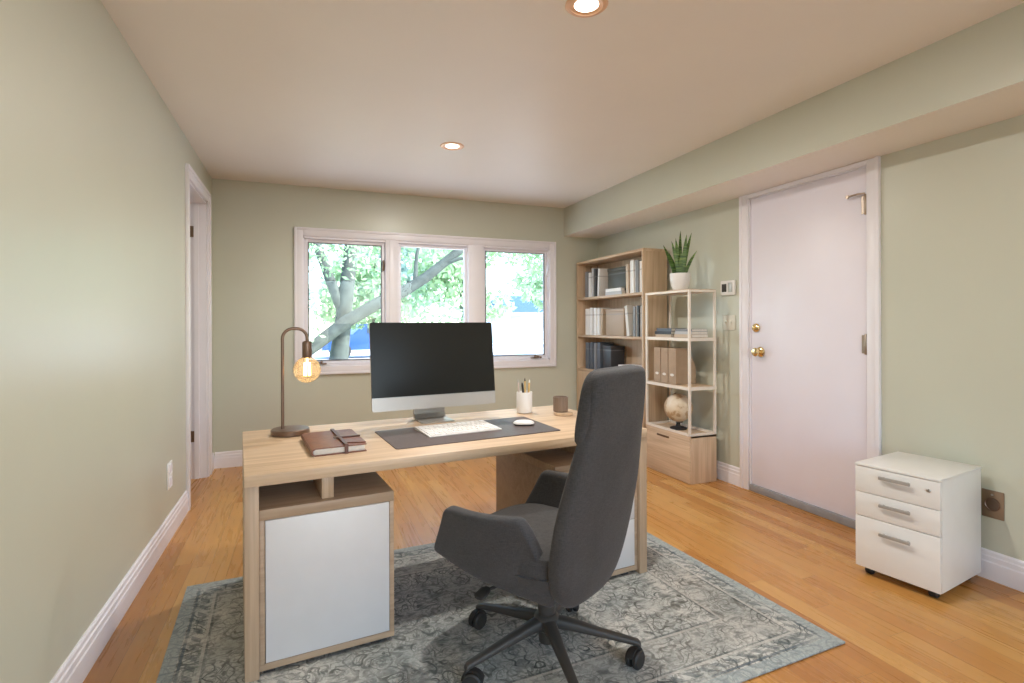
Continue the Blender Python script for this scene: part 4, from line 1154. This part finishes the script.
# ================================================================== OUTSIDE THE WINDOW
GZ = -0.15
gm = mbox('ground', (-60, YB + T, GZ - 0.2), (80, 90, GZ), 'concrete', bev=0)
structure(gm, 'pale sunlit paving outside the window', 'ground')
structure(mbox('bounce_patio', (-12, YR - 14, GZ - 0.2), (14, YR - T, GZ + 0.08), 'flagstone', bev=0), 'grey paving added unseen behind the camera to bounce daylight indoors', 'bounce_patio')  # unseen slab, added to bounce daylight onto the ceiling
drive = mbox('lawn', (-30, 9.0, GZ), (2.6, 18.0, GZ + 0.02), 'grass', bev=0)
structure(drive, 'strip of lawn under the leaning tree', 'lawn')
drive2 = mbox('street', (-40, 19.0, GZ), (2.999, 33, GZ + 0.02), 'concrete', bev=0)
structure(drive2, 'bright pale street beyond the lawn', 'street')

def leaf_cloud(blobs, n, size, rng):
    """many small leaf quads spread through ellipsoid blobs"""
    V = np.zeros((n * 4, 3)); wts = np.array([b[3] * b[4] * b[5] for b in blobs]); pick = rng.choice(len(blobs), n, p=wts / wts.sum())
    B = np.array(blobs)[pick]
    dirs = rng.normal(size=(n, 3)); dirs /= np.linalg.norm(dirs, axis=1)[:, None]
    rad = rng.uniform(0.25, 1.0, n) ** 0.5
    cen = B[:, :3] + dirs * rad[:, None] * B[:, 3:6]
    u = rng.normal(size=(n, 3)); u /= np.linalg.norm(u, axis=1)[:, None]
    w = np.cross(u, rng.normal(size=(n, 3))); w /= np.linalg.norm(w, axis=1)[:, None]
    s = size * rng.uniform(0.6, 1.4, n)[:, None]
    V[0::4] = cen - u * s; V[1::4] = cen + w * s * 0.5; V[2::4] = cen + u * s; V[3::4] = cen - w * s * 0.5
    F = np.arange(n * 4).reshape(n, 4)
    return V, F
def cloud_obj(blobs, n, size, seed, mat_, parent):
    V, F = leaf_cloud(blobs, n, size, np.random.default_rng(seed))
    me = bpy.data.meshes.new('foliage'); me.from_pydata(V.tolist(), [], F.tolist()); me.update()
    o = bpy.data.objects.new('foliage', me); C.objects.link(o); me.materials.append(M[mat_]); o.parent = parent
    o['kind'] = 'stuff'
    return o
# the near tree: forked trunk and one big limb sweeping to the right
nt = thing('leaning_tree', 'nearest tree outside, with a thick limb slanting across the window', 'tree', (0.9, 10.5, GZ))
def ww(p): return (p[0] - 0.9, p[1] - 10.5, p[2] - GZ)
bm = bmesh.new(); tube(bm, [ww(q) for q in ((0.56, 10.5, GZ - 0.1), (0.62, 10.5, 0.66), (0.70, 10.5, 1.35), (0.78, 10.5, 2.09), (0.86, 10.5, 2.9), (1.0, 10.6, 4.6))], [0.21, 0.17, 0.15, 0.135, 0.115, 0.08], 16)
finish('trunk', bm, 'bark', nt)
bm = bmesh.new(); tube(bm, [ww(q) for q in ((-0.4, 10.2, 0.45), (0.16, 10.2, 0.87), (0.73, 10.2, 1.32), (1.32, 10.2, 1.68), (1.75, 10.2, 1.88), (2.19, 10.2, 2.16), (2.81, 10.2, 2.67), (3.6, 10.2, 3.3))], [0.11, 0.115, 0.12, 0.115, 0.11, 0.10, 0.085, 0.05], 14)
finish('limb', bm, 'bark', nt)
bm = bmesh.new(); tube(bm, [ww(q) for q in ((0.68, 10.5, 1.55), (0.50, 10.5, 2.01), (0.28, 10.5, 2.63), (0.05, 10.55, 3.4))], [0.11, 0.095, 0.08, 0.05], 12)
finish('fork', bm, 'bark', nt)
bm = bmesh.new(); tube(bm, [ww(q) for q in ((2.5, 10.2, 2.42), (2.85, 10.1, 2.55), (3.4, 10.0, 2.6))], [0.05, 0.035, 0.02], 8); tube(bm, [ww(q) for q in ((2.0, 10.2, 2.05), (2.05, 10.3, 2.6), (2.25, 10.3, 3.4))], [0.05, 0.035, 0.02], 8)
finish('twig', bm, 'bark', nt)
blobs = [(ww((x, y, z)) + r) for (x, y, z), r in (((0.1, 11.0, 3.4), (1.2, 0.9, 0.8)), ((1.4, 11.2, 3.2), (0.9, 0.9, 0.7)), ((3.0, 10.8, 3.3), (1.3, 0.9, 0.6)), ((5.0, 10.8, 3.3), (1.4, 1.0, 0.9)), ((-0.4, 11.2, 1.6), (0.5, 0.6, 0.8)), ((2.6, 11.2, 1.5), (0.8, 0.5, 0.35)), ((5.1, 11.2, 2.2), (0.9, 0.6, 0.45)), ((0.5, 9.9, 2.5), (0.8, 0.3, 0.45)), ((4.6, 10.6, 2.9), (0.7, 0.4, 0.4)), ((0.1, 10.0, 1.25), (0.35, 0.3, 0.3)))]
cloud_obj(blobs, 7600, 0.062, 3, 'leaves_a', nt)
def tree(x, y, h, r, mat_, label, seed, n=2600):
    t = thing('garden_tree', label, 'tree', (x, y, GZ), group='trees behind the leaning tree')
    rg = random.Random(seed)
    bm = bmesh.new(); tube(bm, [(0, 0, -0.1), (0.05, 0, h * 0.25), (0.0, 0.1, h * 0.5), (0.1, 0, h * 0.8)], [0.03 * h, 0.024 * h, 0.017 * h, 0.006 * h], 10); finish('trunk', bm, 'bark', t)
    bl = [(rg.uniform(-0.55, 0.55) * r, rg.uniform(-0.5, 0.5) * r, h * rg.uniform(0.32, 0.9), r * rg.uniform(0.35, 0.6), r * rg.uniform(0.35, 0.6), h * rg.uniform(0.08, 0.16)) for _ in range(9)]
    cloud_obj(bl, n, 0.028 * h, seed, mat_, t)
tree(-1.6, 16.5, 6.5, 2.2, 'leaves_b', 'blue green tree at the left edge of the left pane', 11)
tree(2.2, 18.5, 4.6, 2.0, 'leaves_a', 'low bright green tree behind the limb in the middle pane', 12)
tree(4.9, 17.0, 4.4, 1.9, 'leaves_a', 'bright green bushy tree at the right of the middle pane', 13)
tree(11.2, 21.0, 7.5, 3.2, 'leaves_a', 'tall bright tree in the right pane', 14)
tree(18.5, 30.0, 8.5, 3.2, 'leaves_b', 'far blue green tree beyond the driveway', 15)
tree(5.5, 36.0, 9.0, 3.6, 'leaves_b', 'far tree behind the street in the middle', 16)
tree(-3.0, 37.0, 9.0, 3.6, 'leaves_b', 'far tree behind the street on the left', 17)
# blue car parked on the street
car = thing('parked_car', 'blue car parked on the street seen through the left pane', 'car', (2.7, 23.5, GZ + 0.02), 0.1)
bm = bmesh.new()
body = [(-2.1, 0.35), (-2.1, 0.8), (-1.9, 0.95), (-0.9, 1.0), (-0.45, 1.42), (0.9, 1.45), (1.6, 1.0), (2.05, 0.92), (2.1, 0.35)]
rings = []
for y, k in ((-0.85, 0.96), (-0.80, 1.0), (0.80, 1.0), (0.85, 0.96)): rings.append([(a * k, y, 0.6 + (b - 0.6) * k) for a, b in body])
loft(bm, rings); finish('body', bm, 'carpaint', car)
mbox('side_window', (-0.35, -0.865, 1.02), (0.95, -0.845, 1.34), 'cloudglass', car, 0.004)
for x in (-1.3, 1.3):
    for y in (-0.78, 0.78):
        bm = bmesh.new(); lathe(bm, [(0.2, -0.1), (0.32, -0.1), (0.32, 0.1), (0.2, 0.1)], (x, y, 0.322), 24, 'Y'); finish('wheel', bm, 'tyre', car)
# house across the driveway
hs = thing('neighbour_house', 'pale house with a blue grey roof beyond the driveway', 'house', (15.6, 40.0, GZ), -0.1)
mbox('wall', (-1.6, -3, 0), (6, 3, 2.3), 'house', hs, 0)
bm = bmesh.new(); prism(bm, [(-3.6, 2.3), (0, 3.7), (3.6, 2.3)], -1.9, 6.4, 'YZ'); finish('roof', bm, 'slate', hs, smooth=False)
for x in (-0.9, 1.4, 3.8): mbox('house_window', (x, -3.04, 0.9), (x + 1.1, -2.99, 2.0), 'paleglass', hs, 0.01)
